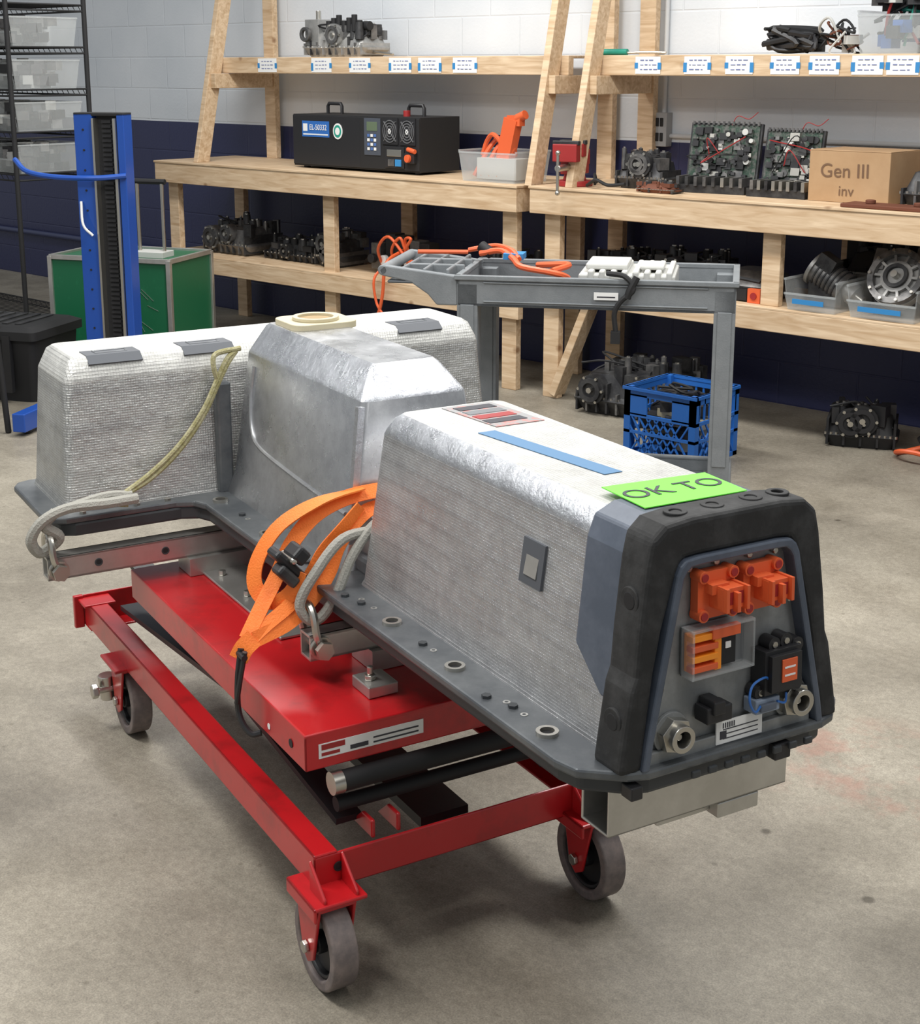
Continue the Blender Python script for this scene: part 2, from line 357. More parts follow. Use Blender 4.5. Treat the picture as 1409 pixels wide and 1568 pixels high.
for w in (1.0,1.05): b.extr([(-2.04,w,.236),(-2.04,w,.27),(-2.08,w,.27),(-2.12,w,.236)],(0,.008,0),RED)
b.done('base_frame',g,.003)
b=B(); 
b.ring((-2.029,.93,.21),(-2.027,.93,.21),.009,.006,DBLACK); b.cyl((-2.03,.93,.21),(-2.0285,.93,.21),.006,DBLACK)
for w in(.965,1.395):
    b.beam((-3.30,w,.25),(-2.10,w,.37),.012,.05,BLACK,(0,1,0)); 
    b.beam((-3.30,w+.02,.37),(-2.10,w+.02,.25),.012,.05,BLACK,(0,1,0))
b.cyl((-2.085,.955,.335),(-2.085,1.43,.335),.019,DBLACK); b.cyl((-2.085,.945,.335),(-2.085,.965,.335),.021,STEEL,n=20)
b.cyl((-2.10,.96,.285),(-2.10,1.43,.285),.014,DBLACK); b.cyl((-2.7,.96,.31),(-2.7,1.42,.31),.014,BLACK)
b.cyl((-3.2,1.18,.23),(-2.5,1.18,.35),.03,BLACK); b.cyl((-2.5,1.18,.35),(-2.2,1.18,.39),.015,STEEL)
b.box(-3.35,-2.1,1.13,1.23,.19,.21,BLACK)
b.done('scissor_mechanism',g)
def caster(u,w,nm,brake=False):
    b=B(); R=.083; zc=R
    for s in(-1,1):
        y=w+s*.033
        b.extr([(u-.045,y-.003,.172),(u+.05,y-.003,.172),(u+.022,y-.003,.066),(u,y-.003,.052),(u-.02,y-.003,.066)],(0,.006,0),RED)
        b.cyl((u,y+s*.003,zc),(u,y+s*.012,zc),.012,STEEL,n=6)
    b.cyl((u,w,.166),(u,w,.178),.045,RED,n=24); b.cyl((u,w-.03,zc),(u,w+.03,zc),.007,STEEL)
    b.box(u-.045,u+.05,w-.036,w+.036,.168,.174,RED)
    if brake:
        b.cyl((u-.04,w-.08,.10),(u-.04,w,.10),.008,STEEL); b.cyl((u-.04,w-.085,.10),(u-.04,w-.07,.10),.018,STEEL,n=6)
        b.cyl((u-.055,w-.045,.13),(u-.055,w-.04,.07),.02,STEEL)
    b.done(nm+'_fork',g,.002)
    b=B()
    b.ring((u,w-.024,zc),(u,w+.024,zc),R,R-.020,TREAD,n=40)
    b.ring((u,w-.017,zc),(u,w+.017,zc),R-.019,R-.028,BLACK,n=36)
    b.cyl((u,w-.006,zc),(u,w+.006,zc),.056,BLACK,n=28); b.cyl((u,w-.024,zc),(u,w+.024,zc),.02,BLACK)
    for k in range(5):
        a=k*math.pi*2/5; b.beam((u,w,zc),(u+.056*math.cos(a),w,zc+.056*math.sin(a)),.028,.010,BLACK,(0,1,0))
    b.done(nm+'_wheel',g,.005,3)
caster(-2.02,.90,'caster_1'); caster(-2.02,1.455,'caster_2'); caster(-3.14,.91,'caster_3',True); caster(-3.14,1.455,'caster_4')
# ------------------------------------------------------------------ support bars on deck
g=G('aluminium_support_rack',fr(*CO),ROT,CO)
def tubeW(b,u0,u1,w0,w1,z0,z1,t=.005):
    b.box(u0,u1,w0,w1,z0,z0+t,ALU); b.box(u0,u1,w0,w1,z1-t,z1,ALU); b.box(u0,u0+t,w0,w1,z0,z1,ALU); b.box(u1-t,u1,w0,w1,z0,z1,ALU)
b=B(); tubeW(b,-3.0,-2.955,.69,1.87,.475,.525); b.box(-3.02,-2.94,1.0,1.4,.434,.475,ALU)
for w in (.80,.95): b.ring((-2.955,w,.50),(-2.9535,w,.50),.009,.006,BELLY); b.cyl((-2.955,w,.50),(-2.954,w,.50),.007,DBLACK)
b.done('rear_crossbar',g,.002)
b=B(); tubeW(b,-2.33,-2.285,1.0,1.56,.475,.525); b.box(-2.36,-2.27,1.12,1.4,.434,.475,ALU)
b.cyl((-2.285,1.13,.50),(-2.284,1.13,.50),.007,DBLACK); b.done('mid_crossbar',g,.002)
b=B(); tubeW(b,-1.59,-1.52,1.125,1.465,.460,.545); 
b.box(-1.59,-1.54,1.23,1.33,.44,.46,ALU); b.box(-1.58,-1.52,1.33,1.41,.435,.46,ALU)
b.done('front_crossbar',g,.002)
b=B(); b.box(-3.05,-1.59,1.17,1.21,.526,.559,ALU); b.box(-3.05,-1.59,1.35,1.39,.526,.559,ALU); b.box(-1.59,-1.53,1.17,1.39,.545,.559,ALU); b.done('rails',g,.002)
b=B(); b.box(-2.95,-2.50,1.03,1.13,.434,.440,ALU); b.box(-2.235,-2.165,1.06,1.12,.434,.456,ALU); b.cyl((-2.2,1.08,.456),(-2.2,1.08,.466),.012,STEEL,n=6); b.cyl((-2.2,1.08,.466),(-2.2,1.08,.482),.006,STEEL)
for u in(-2.9,-2.75,-2.6): b.cyl((u,1.06,.44),(u,1.06,.452),.009,STEEL,n=6)
b.done('deck_plates',g,.002)
b=B(); 
for u,w in((-2.97,.71),(-2.31,1.02)):
    b.cyl((u-.035,w,.50),(u+.045,w,.50),.010,STEEL); b.cyl((u+.04,w,.50),(u+.052,w,.50),.018,STEEL,n=6); b.cyl((u+.026,w,.50),(u+.034,w,.50),.022,STEEL,n=20)
    b.tube([(u+.03,w,.50),(u+.032,w-.01,.53),(u+.025,w-.012,.565),(u,w-.012,.58),(u-.025,w-.012,.565),(u-.032,w-.01,.53),(u-.03,w,.50)],.0075,STEEL,n=8)
b.done('shackles',g)
# ------------------------------------------------------------------ battery pack
PO=(-2.3,1.285,0); C=1.285
g=G('battery_pack',fr(*PO),ROT,PO)
out=[(-1.53,1.035),(-1.49,1.045),(-1.445,1.10),(-1.435,1.13),(-1.435,1.45),(-1.445,1.48),(-1.485,1.525),(-1.53,1.535),(-2.92,1.535),(-2.955,1.55),(-2.97,1.585),(-2.97,1.82),(-2.985,1.85),(-3.02,1.86),(-3.27,1.86),(-3.30,1.845),(-3.31,1.82),(-3.31,.74),(-3.30,.715),(-3.27,.70),(-3.02,.70),(-2.985,.71),(-2.97,.74),(-2.97,.985),(-2.955,1.02),(-2.92,1.035)]
b=B(); b.prism(out,.590,.605,FLANGE); b.done('tray_flange',g,.004)
ins=[(C+(w-C)*.93 if -2.9<u else C+(w-C)*.965, u) for u,w in out]; ins=[(u-.015 if u>-1.6 else u,w) for w,u in ins]
b=B(); b.prism(ins,.560,.591,BELLY); b.done('belly_pan',g,.006)
b=B()
for u in(-1.60,-1.87,-2.09,-2.65,-2.92):
    b.ring((u,1.07,.604),(u,1.07,.611),.017,.011,STEEL); b.cyl((u,1.07,.6045),(u,1.07,.6055),.011,DBLACK)
for u in(-1.70,-1.75,-1.98,-2.2,-2.25,-2.45,-2.8): b.cyl((u,1.065+.01*math.sin(u*40),.604),(u,1.065+.01*math.sin(u*40),.610),.008,BELLY,n=6); b.ring((u+.03,1.075,.604),(u+.03,1.075,.606),.006,.003,ALU)
for w in(.78,.9,.97,1.6,1.75): b.cyl((-2.985,w,.604),(-2.985,w,.611),.008,STEEL,n=6)
for u in(-1.6,-1.9,-2.2,-2.5,-2.8): b.ring((u,1.50,.604),(u,1.50,.612),.017,.010,ALU)
b.done('flange_bushings',g)
b=B()
UE=-1.497
b.loft([(.603,-2.305,UE,1.108,1.462,.02),(.615,-2.30,UE,1.113,1.457,.02),(.895,-2.285,UE,1.15,1.42,.022),(.905,-2.28,UE,1.153,1.417,.022),(.925,-2.27,UE,1.166,1.404,.02),(.933,-2.262,UE,1.178,1.392,.02)],FOIL,topm=FOILTOP,sidem=[FOIL,FOIL,TAPEF,TAPEF,TAPEF])
b.done('front_module_cover',g)
b=B()
b.loft([(.603,-3.0,-2.365,1.112,1.458,.02),(.66,-2.99,-2.375,1.13,1.44,.016),(.925,-2.985,-2.395,1.17,1.40,.014),(.932,-2.983,-2.40,1.174,1.396,.014),(.982,-2.975,-2.435,1.21,1.36,.012),(.988,-2.97,-2.442,1.218,1.352,.01)],SHEET,sidem=[SHEET,SHEET,TAPEF,TAPEF,TAPEF])
b.tube([(-2.93,1.165,.90),(-2.93,1.155,.83),(-2.91,1.147,.765),(-2.86,1.142,.735),(-2.7,1.139,.72),(-2.41,1.136,.705)],.005,SHEET)
b.beam((-2.387,1.16,.92),(-2.365,1.124,.66),.014,.014,TAPEF,(1,0,0))
b.done('middle_module_cover',g,.0)
b=B(); b.box(-2.385,-2.29,1.15,1.42,.60,.72,SHEET); b.box(-2.39,-2.285,1.135,1.43,.60,.64,FLANGE); b.done('neck',g,.01)
b=B()
b.loft([(.603,-3.285,-3.0,.745,1.825,.02),(.62,-3.28,-3.005,.75,1.82,.02),(.885,-3.265,-3.022,.768,1.80,.02),(.895,-3.262,-3.024,.772,1.798,.02),(.928,-3.25,-3.038,.785,1.785,.02),(.936,-3.24,-3.05,.795,1.775,.02)],FOILARM,topm=FOILTOP,sidem=[FOILARM,FOILARM,FOILTOP,FOILTOP,FOILTOP])
b.done('cross_module_cover',g)
b=B(); b.box(-3.012,-2.985,1.095,1.13,.60,.86,FLANGE); b.box(-3.012,-2.975,1.43,1.475,.60,.86,FLANGE); b.done('dark_gap_strip',g,.006)  # dark strips stand in for the gap between cross and middle covers
b=B()
b.loft([(.985,-2.97,-2.83,1.225,1.38,.03),(1.000,-2.97,-2.83,1.225,1.38,.03)],CREAM)
b.ring((-2.895,1.30,1.000),(-2.895,1.30,1.008),.052,.040,CREAM,n=28); b.cyl((-2.895,1.30,.999),(-2.895,1.30,1.002),.040,mat('tan_disc',(.34,.23,.10),.6),n=28)
b.done('service_disconnect_base',g,.003)
b=B()
for w in(.885,1.10,1.64):
    b.box(-3.105,-3.05,w-.06,w+.06,.9355,.9375,DECAL); b.hexa([(-3.05,w-.06,.932),(-3.034,w-.06,.918),(-3.034,w+.06,.918),(-3.05,w+.06,.932),(-3.05,w-.06,.9375),(-3.029,w-.06,.9215),(-3.029,w+.06,.9215),(-3.05,w+.06,.9375)],DECAL)
    b.tube([(-3.09,w-.035,.9378),(-3.09,w+.035,.9378),(-3.066,w+.035,.9378),(-3.066,w-.035,.9378),(-3.09,w-.035,.9378)],.002,DECALR,n=6,smooth=False)
b.done('lift_handles',g,.0008)
b=B()
def sheet(b,cs,z,m,h=.001): b.prism(cs,z,z+h,m)
ZT=.9335
sheet(b,[(-2.06,1.225),(-1.74,1.263),(-1.74,1.297),(-2.06,1.259)],ZT,STRIP)
b.done('blue_strip',g)
b=B(); sheet(b,[(-2.25,1.26),(-2.08,1.275),(-2.08,1.375),(-2.25,1.365)],ZT,GREYL)
for k in range(4): sheet(b,[(-2.235+k*.035,1.275),(-2.21+k*.035,1.277),(-2.21+k*.035,1.355),(-2.235+k*.035,1.353)],ZT+.001,(INK,DECALR,VRED,INK)[k])
b.done('warning_label',g)
b=B(); 
b.hexa([(-1.775,1.129,.775),(-1.715,1.129,.775),(-1.715,1.135,.775),(-1.775,1.135,.775),(-1.775,1.139,.845),(-1.715,1.139,.845),(-1.715,1.145,.845),(-1.775,1.145,.845)],DECAL)
b.hexa([(-1.762,1.1290,.79),(-1.728,1.1290,.79),(-1.728,1.134,.79),(-1.762,1.134,.79),(-1.762,1.1375,.83),(-1.728,1.1375,.83),(-1.728,1.143,.83),(-1.762,1.143,.83)],ALU)
b.done('indicator_decal',g)
def arch(outer,inner,fu0,fu1,m):
    b=B(); L=[]
    pts=[(C-h,z) for h,z in outer]+[(C+h,z) for h,z in outer[::-1]]
    pin=[(C-h,z) for h,z in inner]+[(C+h,z) for h,z in inner[::-1]]
    for (w,z),(wi,zi) in zip(pts,pin):
        L.append([b.v((fu0(z),w,z)),b.v((fu1(z),w,z)),b.v((fu1(zi),wi,zi)),b.v((fu0(zi),wi,zi))])
    for i in range(len(L)-1):
        for k in range(4): l=(k+1)%4; b.f([L[i][k],L[i+1][k],L[i+1][l],L[i][l]],m)
    b.f(L[0],m); b.f(L[-1][::-1],m); return b
TL=.035
fz=lambda z:-1.455-(z-.6)*TL
s=arch([(.176,.685),(.170,.74),(.148,.895),(.134,.927),(.10,.941)],[(.160,.685),(.15,.74),(.13,.885),(.115,.905),(.09,.92)],lambda z:-1.610+(.95-z)*.05+(.07 if z<.70 else 0),lambda z:-1.47,SKIRT); s.done('end_cap_skirt',g,.004)
s=arch([(.202,.602),(.196,.64),(.182,.72),(.174,.74),(.168,.80),(.155,.895),(.147,.930),(.125,.948),(.08,.953)],[(.163,.602),(.158,.64),(.146,.72),(.143,.74),(.130,.80),(.106,.878),(.100,.890),(.094,.896),(.07,.898)],lambda z:fz(z)-.052,lambda z:fz(z)+.014,FOAM)
s.done('foam_gasket',g,.014,3)
b=B()
for w in(-.085,-.02,.05,.10): b.ring((fz(.95)-.02,C+w,.950),(fz(.95)-.02,C+w,.955),.017,.009,FOAM,n=20)
for z,h in((.84,.162),(.67,.190)):
    b.cyl((fz(z)-.018,C-h+.02,z),(fz(z)-.018,C-h-.002,z),.020,FOAM,n=20); b.cyl((fz(z)-.018,C-h,z),(fz(z)-.018,C-h-.0028,z),.013,DBLACK)  # near-black flush discs stand in for the shade inside recessed holes
b.done('foam_bumps_hole_shade',g,.002)
s=arch([(.166,.603),(.160,.64),(.110,.876),(.104,.888),(.095,.896),(.07,.898)],[(.154,.603),(.148,.64),(.098,.870),(.092,.879),(.084,.885),(.06,.886)],lambda z:fz(z)-.03,lambda z:fz(z)+.020,SKIRT)
s.done('face_frame',g,.003)
al=math.atan(TL); N=Vector((math.cos(al),0,math.sin(al))); UP=Vector((-math.sin(al),0,math.cos(al))); WV=Vector((0,1,0))
def fp(w,z,d=0): return Vector((fz(z),w,z))+N*d
RF=Matrix((N,WV,UP)).transposed()
def fbox(b,w,z,sw,sz,d0,d1,m): b.cb(fp(w,z,(d0+d1)/2),(d1-d0,sw,sz),m,RF)
def fcyl(b,w,z,r,d0,d1,m,n=20,r1=None): b.cyl(fp(w,z,d0),fp(w,z,d1),r,m,r1,n)
b=B(); pl=[(-.156,.603),(.156,.603),(.150,.64),(.100,.873),(.093,.887),(-.093,.887),(-.100,.873),(-.150,.64)]
b.extr([fp(C+w,z,-.03) for w,z in pl],N*.028,FACE); 
fbox(b,C,.612,.30,.02,-.002,.008,FACE)
for w,z in((-.078,.877),(-.03,.879),(.03,.879),(.078,.877),(-.11,.79),(-.125,.71),(.108,.8),(.128,.72)): fcyl(b,C+w,z,.006,-.002,.006,STEEL,6)
b.done('face_plate',g,.002)
b=B()
for w,z in((1.246,.838),(1.327,.835)):
    fbox(b,w,z,.066,.068,0,.016,ORANGE)
    for sw in(-1,1):
        for sz in(-1,1): fcyl(b,w+sw*.026,z+sz*.028,.009,0,.022,ORANGE,14); fcyl(b,w+sw*.026,z+sz*.028,.006,.022,.0235,VRED,12)
    fbox(b,w+.008,z,.042,.030,.016,.045,ORANGE); fbox(b,w+.008,z,.030,.018,.045,.0455,VRED)
    fbox(b,w+.008,z-.004,.006,.028,.045,.055,ORANGE); fbox(b,w-.006,z+.012,.030,.014,.016,.032,ORANGE)
    for s_ in(-1,1): fbox(b,w+.008+s_*.018,z,.005,.034,.016,.053,ORANGE)
b.done('high_voltage_connectors',g,.002)
AMB=mat('amber',(.95,.30,.02),.35)
b=B(); w,z=1.252,.758
fbox(b,w,z,.112,.072,0,.004,DECALR)
for sz in(-1,1): fbox(b,w,z+sz*.034,.112,.004,0,.028,CLEAR)
for sw in(-1,1): fbox(b,w+sw*.054,z,.004,.072,0,.028,CLEAR)
fbox(b,w-.03,z,.045,.056,.004,.010,AMB)
for k in range(4): fbox(b,w-.03,z+.022-k*.015,.046,.009,.010,.024,ORANGE if k%2 else AMB)
fbox(b,w-.006,z,.012,.060,.006,.022,AMB); fbox(b,w+.016,z-.004,.026,.046,.004,.018,DBLACK); fbox(b,w+.006,z+.025,.05,.016,.016,.026,ORANGE); fbox(b,w+.014,z+.002,.010,.010,.018,.020,PAPER)
b.done('fuse_window',g,.0015)
b=B(); w,z=1.360,.705
fbox(b,w,z,.068,.066,0,.03,BLACK); fbox(b,w,z,.056,.054,.03,.038,BLACK); fbox(b,w+.004,z+.003,.028,.034,.038,.040,ORANGE); fbox(b,w+.004,z+.008,.02,.003,.040,.0405,PAPER); fbox(b,w+.004,z-.004,.02,.003,.040,.0405,PAPER)
for sw,sz in((-.034,-.03),(.034,.03),(-.01,.038),(.012,.04),(.034,-.03)): fcyl(b,w+sw,z+sz,.011,0,.022,BLACK,14); fcyl(b,w+sw,z+sz,.005,.022,.024,STEEL,8)
b.done('service_plug',g,.004)
b=B()
for w,z in((1.180,.642),(1.400,.646)):
    fcyl(b,w,z,.031,-.002,.004,FACE,28); b.ring(fp(w,z,0),fp(w,z,.018),.027,.015,STEEL,n=6); b.ring(fp(w,z,.016),fp(w,z,.032),.020,.012,STEEL,n=24); fcyl(b,w,z,.013,.01,.012,DBLACK)
    fcyl(b,w,z,.005,.01,.022,STEEL,8)
b.done('coolant_fittings',g,.001)
b=B(); fbox(b,1.245,.664,.045,.024,0,.03,BLACK); fbox(b,1.24,.676,.02,.02,0,.036,BLACK); fbox(b,1.335,.656,.045,.022,0,.028,mat('grey_conn',(.25,.30,.38),.5)); fbox(b,1.332,.656,.03,.012,.028,.034,SKIRT)
b.done('signal_connectors',g,.002)
b=B(); b.tube([fp(1.335,.67,.02),fp(1.33,.70,.03),fp(1.295,.70,.04),fp(1.285,.68,.045),fp(1.30,.658,.04),fp(1.32,.66,.03)],.0018,LBLUE); b.tube([fp(1.35,.66,.03),fp(1.365,.655,.03),fp(1.367,.67,.03)],.0018,LBLUE); b.done('jumper_wire',g)
b=B(); fbox(b,1.298,.624,.085,.034,.008,.010,PAPER); 
for k in range(6): fbox(b,1.268+k*.004,.634,.002,.008,.010,.0105,INK)
for k in range(3): fbox(b,1.30,.628-k*.007,.065,.0015,.010,.0104,INK)
fbox(b,1.268,.620,.012,.012,.010,.0105,INK); b.done('serial_label',g)
b=B(); sheet(b,[(-1.66,1.200),(-1.545,1.193),(-1.54,1.375),(-1.645,1.382)],.9425,GREEN,.0015); b.done('green_label',g)
text(g,'green_label_text','OK TO',.055,INK,basis((0.04,1,0),(-1,0.04,0),Vector((-1.600,1.287,.9445))-Vector(PO)))
b=B()
for k in range(8): b.box(-1.433,-1.427,1.20+k*.03,1.215+k*.03,.577,.588,BELLY)
b.box(-1.46,-1.435,1.10,1.12,.565,.585,BLACK); b.box(-1.46,-1.435,1.36,1.39,.56,.585,BLACK); b.done('front_clips',g,.002)
# ------------------------------------------------------------------ straps
SO=(-2.35,1.0,0)
g=G('ratchet_strap',fr(*SO),ROT,SO)
b=B(); SD=(.55,.70,-.45)
b.ribbon([(-2.34,1.26,.765),(-2.345,1.167,.765),(-2.355,1.105,.755),(-2.365,1.050,.728),(-2.37,1.005,.680),(-2.365,.972,.625),(-2.35,.930,.570),(-2.335,.895,.525)],.030,STRAP,SD,tw=.5,tw0=-.1)
b.ribbon([(-2.335,1.25,.735),(-2.335,1.165,.736),(-2.335,1.125,.718),(-2.335,1.085,.675),(-2.33,1.06,.625),(-2.325,1.025,.585),(-2.32,.975,.548),(-2.32,.905,.526)],.030,STRAP,SD,tw=-.6,tw0=.3)
b.ribbon([(-2.35,1.145,.772),(-2.36,1.06,.757),(-2.385,.990,.715),(-2.395,.948,.655),(-2.385,.935,.605),(-2.355,.955,.575),(-2.33,.985,.60),(-2.325,1.0,.64)],.030,STRAP,SD,tw=-1.3,tw0=1.0)
b.ribbon([(-2.33,1.13,.745),(-2.33,1.095,.71),(-2.335,1.055,.668),(-2.335,1.03,.63),(-2.33,.985,.58),(-2.328,.93,.545),(-2.325,.885,.513)],.026,STRAP,SD,tw=1.3,tw0=-.9)
b.ribbon([(-2.32,.905,.53),(-2.32,.885,.515),(-2.32,.872,.495)],.036,STRAP,SD)
b.done('webbing',g)
b=B(); RB=Matrix.Rotation(.75,3,'X'); b.cb((-2.345,.985,.650),(.045,.018,.085),BLACK,RB); b.cb((-2.335,1.00,.672),(.05,.03,.03),BLACK,RB); b.cb((-2.332,.975,.635),(.035,.022,.05),CASTD,RB); b.cyl((-2.37,.985,.665),(-2.31,.985,.665),.007,STEEL)
b.done('ratchet_buckle',g,.006)
b=B(); b.tube([(-2.32,.878,.515),(-2.32,.870,.46),(-2.325,.870,.40),(-2.315,.874,.37),(-2.30,.885,.352),(-2.29,.90,.355)],.006,BLACK); b.tube([(-2.300,.878,.515),(-2.308,.870,.46),(-2.32,.866,.41)],.005,BLACK); b.cyl((-2.33,.875,.505),(-2.295,.875,.505),.006,BLACK); b.done('hook',g)
g=G('lifting_sling',fr(*SO),ROT,SO)
b=B(); b.tube([(-2.31,1.22,.73),(-2.305,1.15,.715),(-2.295,1.095,.665),(-2.29,1.06,.60),(-2.295,1.03,.556),(-2.30,1.005,.552),(-2.305,.99,.585),(-2.30,1.02,.64),(-2.305,1.08,.695),(-2.31,1.16,.70)],.010,ROPE); b.done('rope',g)
g=G('lifting_sling',fr(-2.97,.8),ROT,(-2.97,.8,0))
b=B(); b.tube([(-2.95,.89,.632),(-2.94,.82,.634),(-2.945,.74,.634),(-2.945,.685,.615),(-2.955,.66,.575),(-2.965,.675,.54),(-2.97,.70,.545),(-2.96,.72,.57),(-2.955,.69,.60),(-2.955,.715,.628)],.012,ROPE)
b.tube([(-2.95,.72,.630),(-2.955,.82,.646),(-2.955,.88,.640)],.010,ROPE); b.done('rope',g)
b=B()
for k,o in enumerate((0,.012)): b.tube([(-2.955,.86,.64+o*.3),(-2.972,.93,.665+o),(-2.975,1.00,.72+o),(-2.98,1.06,.79+o),(-2.985,1.10,.86+o),(-2.99,1.125,.90+o),(-3.0,1.15,.925)],.006,YROPE)
b.tube([(-2.985,1.10,.86),(-2.985,1.09,.90),(-2.99,1.10,.925),(-3.0,1.16,.93)],.006,YROPE)
b.tube([(-2.955,.86,.645),(-2.955,.83,.63),(-2.95,.87,.622)],.007,YROPE)
b.done('yellow_rope',g)
# ------------------------------------------------------------------ utility cart
E1=Vector((-.857,-.515,0)); E2=Vector((-.515,.857,0))
MU=Matrix((E1,E2,Vector((0,0,1)))).transposed()
g=G('utility_cart',(-2.41,4.01,0),0)
def U(): 
    b=B(); b.M=MU; return b
def tray(b,x0,x1,y0,y1,zb,zt,t=.012):
    b.box(x0,x1,y0,y1,zb,zb+t,UDARK); b.box(x0,x1,y0,y0+t,zb,zt,UCART); b.box(x0,x1,y1-t,y1,zb,zt,UCART); b.box(x0,x0+t,y0,y1,zb,zt,UCART); b.box(x1-t,x1,y0,y1,zb,zt,UCART)
    b.box(x0-.008,x1+.008,y0-.008,y0+.014,zt-.012,zt+.004,UCART); b.box(x0-.008,x1+.008,y1-.014,y1+.008,zt-.012,zt+.004,UCART)
    b.box(x0-.008,x0+.014,y0,y1,zt-.012,zt+.004,UCART); b.box(x1-.014,x1+.008,y0,y1,zt-.012,zt+.004,UCART)
b=U(); tray(b,0,.92,0,.45,.765,.865); b.box(.09,.83,-.005,0,.78,.785,UCART); b.box(.09,.83,-.005,0,.843,.848,UCART)
b.done('top_tray',g,.006)
b=U(); tray(b,.0,.92,0,.45,.10,.16); b.done('bottom_tray',g,.006)
b=U()
for x in(.0,.85):
    for y in(0,.38):
        b.box(x,x+.07,y,y+.07,.12,.84,UCART); b.box(x+.012,x+.058,y-.004,y,.25,.77,UCART)
b.done('legs',g,.012,3)
b=U()
b.extr([(.92,0,.865),(1.17,0,.895),(1.19,0,.88),(1.18,0,.86),(1.08,0,.84),(1.02,0,.80),(.99,0,.765),(.92,0,.765)],(0,.03,0),UCART)
b.extr([(.92,.42,.865),(1.17,.42,.895),(1.19,.42,.88),(1.18,.42,.86),(1.08,.42,.84),(1.02,.42,.80),(.99,.42,.765),(.92,.42,.765)],(0,.03,0),UCART)
b.box(.92,1.16,0,.45,.835,.845,UDARK)
for x in(.95,1.03,1.11): b.box(x,x+.012,.02,.43,.84,.885,UCART)
for y in(.14,.29): b.box(.92,1.12,y,y+.012,.84,.885,UCART)
b.cyl((1.175,0,.878),(1.175,.45,.878),.018,UCART)
b.done('handle_caddy',g,.006)
b=U()
for x in(.06,.86):
    for y in(.06,.39): b.cyl((x,y-.018,.045),(x,y+.018,.045),.045,DBLACK,n=24); b.box(x-.03,x+.03,y-.026,y+.026,.07,.12,STEEL)
b.done('casters',g,.003)
b=U(); b.box(.38,.46,-.008,-.006,.80,.825,PAPER); b.box(.39,.45,-.0085,-.0078,.808,.812,INK); b.done('sticker',g)
g=G('orange_cable',(-2.41,4.01,0),0)
b=U(); b.tube([(.90,.33,.90),(.82,.30,.915),(.76,.2,.90),(.72,.12,.885),(.62,.08,.875),(.57,.10,.86),(.58,.2,.83),(.7,.28,.80)],.011,ORANGE)
b.tube([(.95,.38,.905),(.85,.36,.925),(.78,.28,.92),(.74,.2,.90)],.009,ORANGE); b.box(.73,.80,.22,.30,.895,.915,TAPE); b.cyl((.86,.33,.90),(.90,.35,.925),.02,DBLACK); b.tube([(.95,.36,.90),(1.12,.30,.905)],.008,ORANGE)
b.tube([(.62,.14,.87),(.58,.30,.872),(.70,.36,.86)],.011,ORANGE)
b.done('cable',g)
g=G('hybrid_control_module',(-2.41,4.01,0),0)
b=U(); b.box(.20,.52,.06,.36,.78,.875,WHITEB)
for k in range(8): b.box(.21+k*.037,.23+k*.037,.055,.365,.80,.888,WHITEB)
b.box(.36,.50,.10,.30,.885,.905,WHITEB); b.box(.24,.32,.12,.26,.885,.90,WHITEB); b.done('housing',g,.006)
g=G('black_harness',(-2.41,4.01,0),0)
b=U(); b.tube([(.42,.02,.885),(.36,-.01,.88),(.33,-.02,.84),(.37,-.02,.80),(.39,-.02,.76),(.385,-.02,.70)],.009,DBLACK); b.tube([(.32,-.015,.88),(.34,-.02,.84),(.35,-.02,.81)],.012,DBLACK); b.cb((.385,-.02,.68),(.03,.03,.04),DBLACK); b.done('wire',g)
# ------------------------------------------------------------------ benches
YF=5.22
def bench(name,x0,x1,zt,zl,YF,fr_x,shelf0,shelf1,mids,full):
    g=G(name,(x0,YF,0),0,(x0,YF,0))
    b=B(); b.box(x0,x1,YF,YF+.04,zt-.125,zt-.008,WOOD); b.box(x0,x0+.04,YF+.04,YF+.6,zt-.125,zt-.008,WOOD); b.box(x1-.04,x1,YF+.04,YF+.6,zt-.125,zt-.008,WOOD); b.done('apron',g,.003)
    b=B(); b.box(x0-.005,x1+.005,YF-.005,YF+.62,zt-.012,zt,WOOD); b.done('top',g,.002)
    b=B(); b.box(x0,x1,YF+.02,YF+.06,zl-.10,zl-.01,WOOD); b.box(x0,x1,YF+.02,YF+.60,zl-.012,zl,WOOD); b.done('lower_shelf',g,.003)
    b=B()
    for x in(x0+.045,x1-.135): b.box(x,x+.09,YF+.061,YF+.10,0,zt-.012,WOOD); b.box(x,x+.09,YF+.56,YF+.60,0,zt-.012,WOOD)
    for x in mids: b.box(x,x+.085,YF+.062,YF+.10,0.0 if full else zl,zt-.012,WOOD); b.box(x+.1,x+.19,YF+.56,YF+.60,zl,zt-.012,WOOD)
    b.done('legs',g,.003)
    b=B(); b.box(shelf0,shelf1,YF+.26,YF+.30,1.505,1.595,WOOD); b.box(shelf0,shelf1,YF+.301,YF+.62,1.583,1.595,WOOD); b.done('upper_shelf',g,.003)
    b=B()
    for i,x in enumerate(fr_x):
        b.box(x,x+.09,YF+.60,YF+.64,zt,3.4,WOOD)
        b.hexa([(x,YF+.04,zt),(x+.04,YF+.04,zt),(x+.04,YF+.13,zt),(x,YF+.13,zt),(x,YF+.55,3.3),(x+.04,YF+.55,3.3),(x+.04,YF+.64,3.3),(x,YF+.64,3.3)],WOOD)
        b.box(x+.04,x+.08,YF+.16,YF+.60,1.42,1.504,WOOD)
    b.done('uprights',g,.003)
    return g
g1=bench('wooden_workbench',-7.15,-4.345,1.0,.46,YF,(-6.83,-4.33),-6.92,-4.25,(-5.75,),True)
g2=bench('wooden_workbench',-4.265,-1.5,1.005,.57,YF,(-4.09,-1.7),-4.12,-1.5,(-3.06,),False)
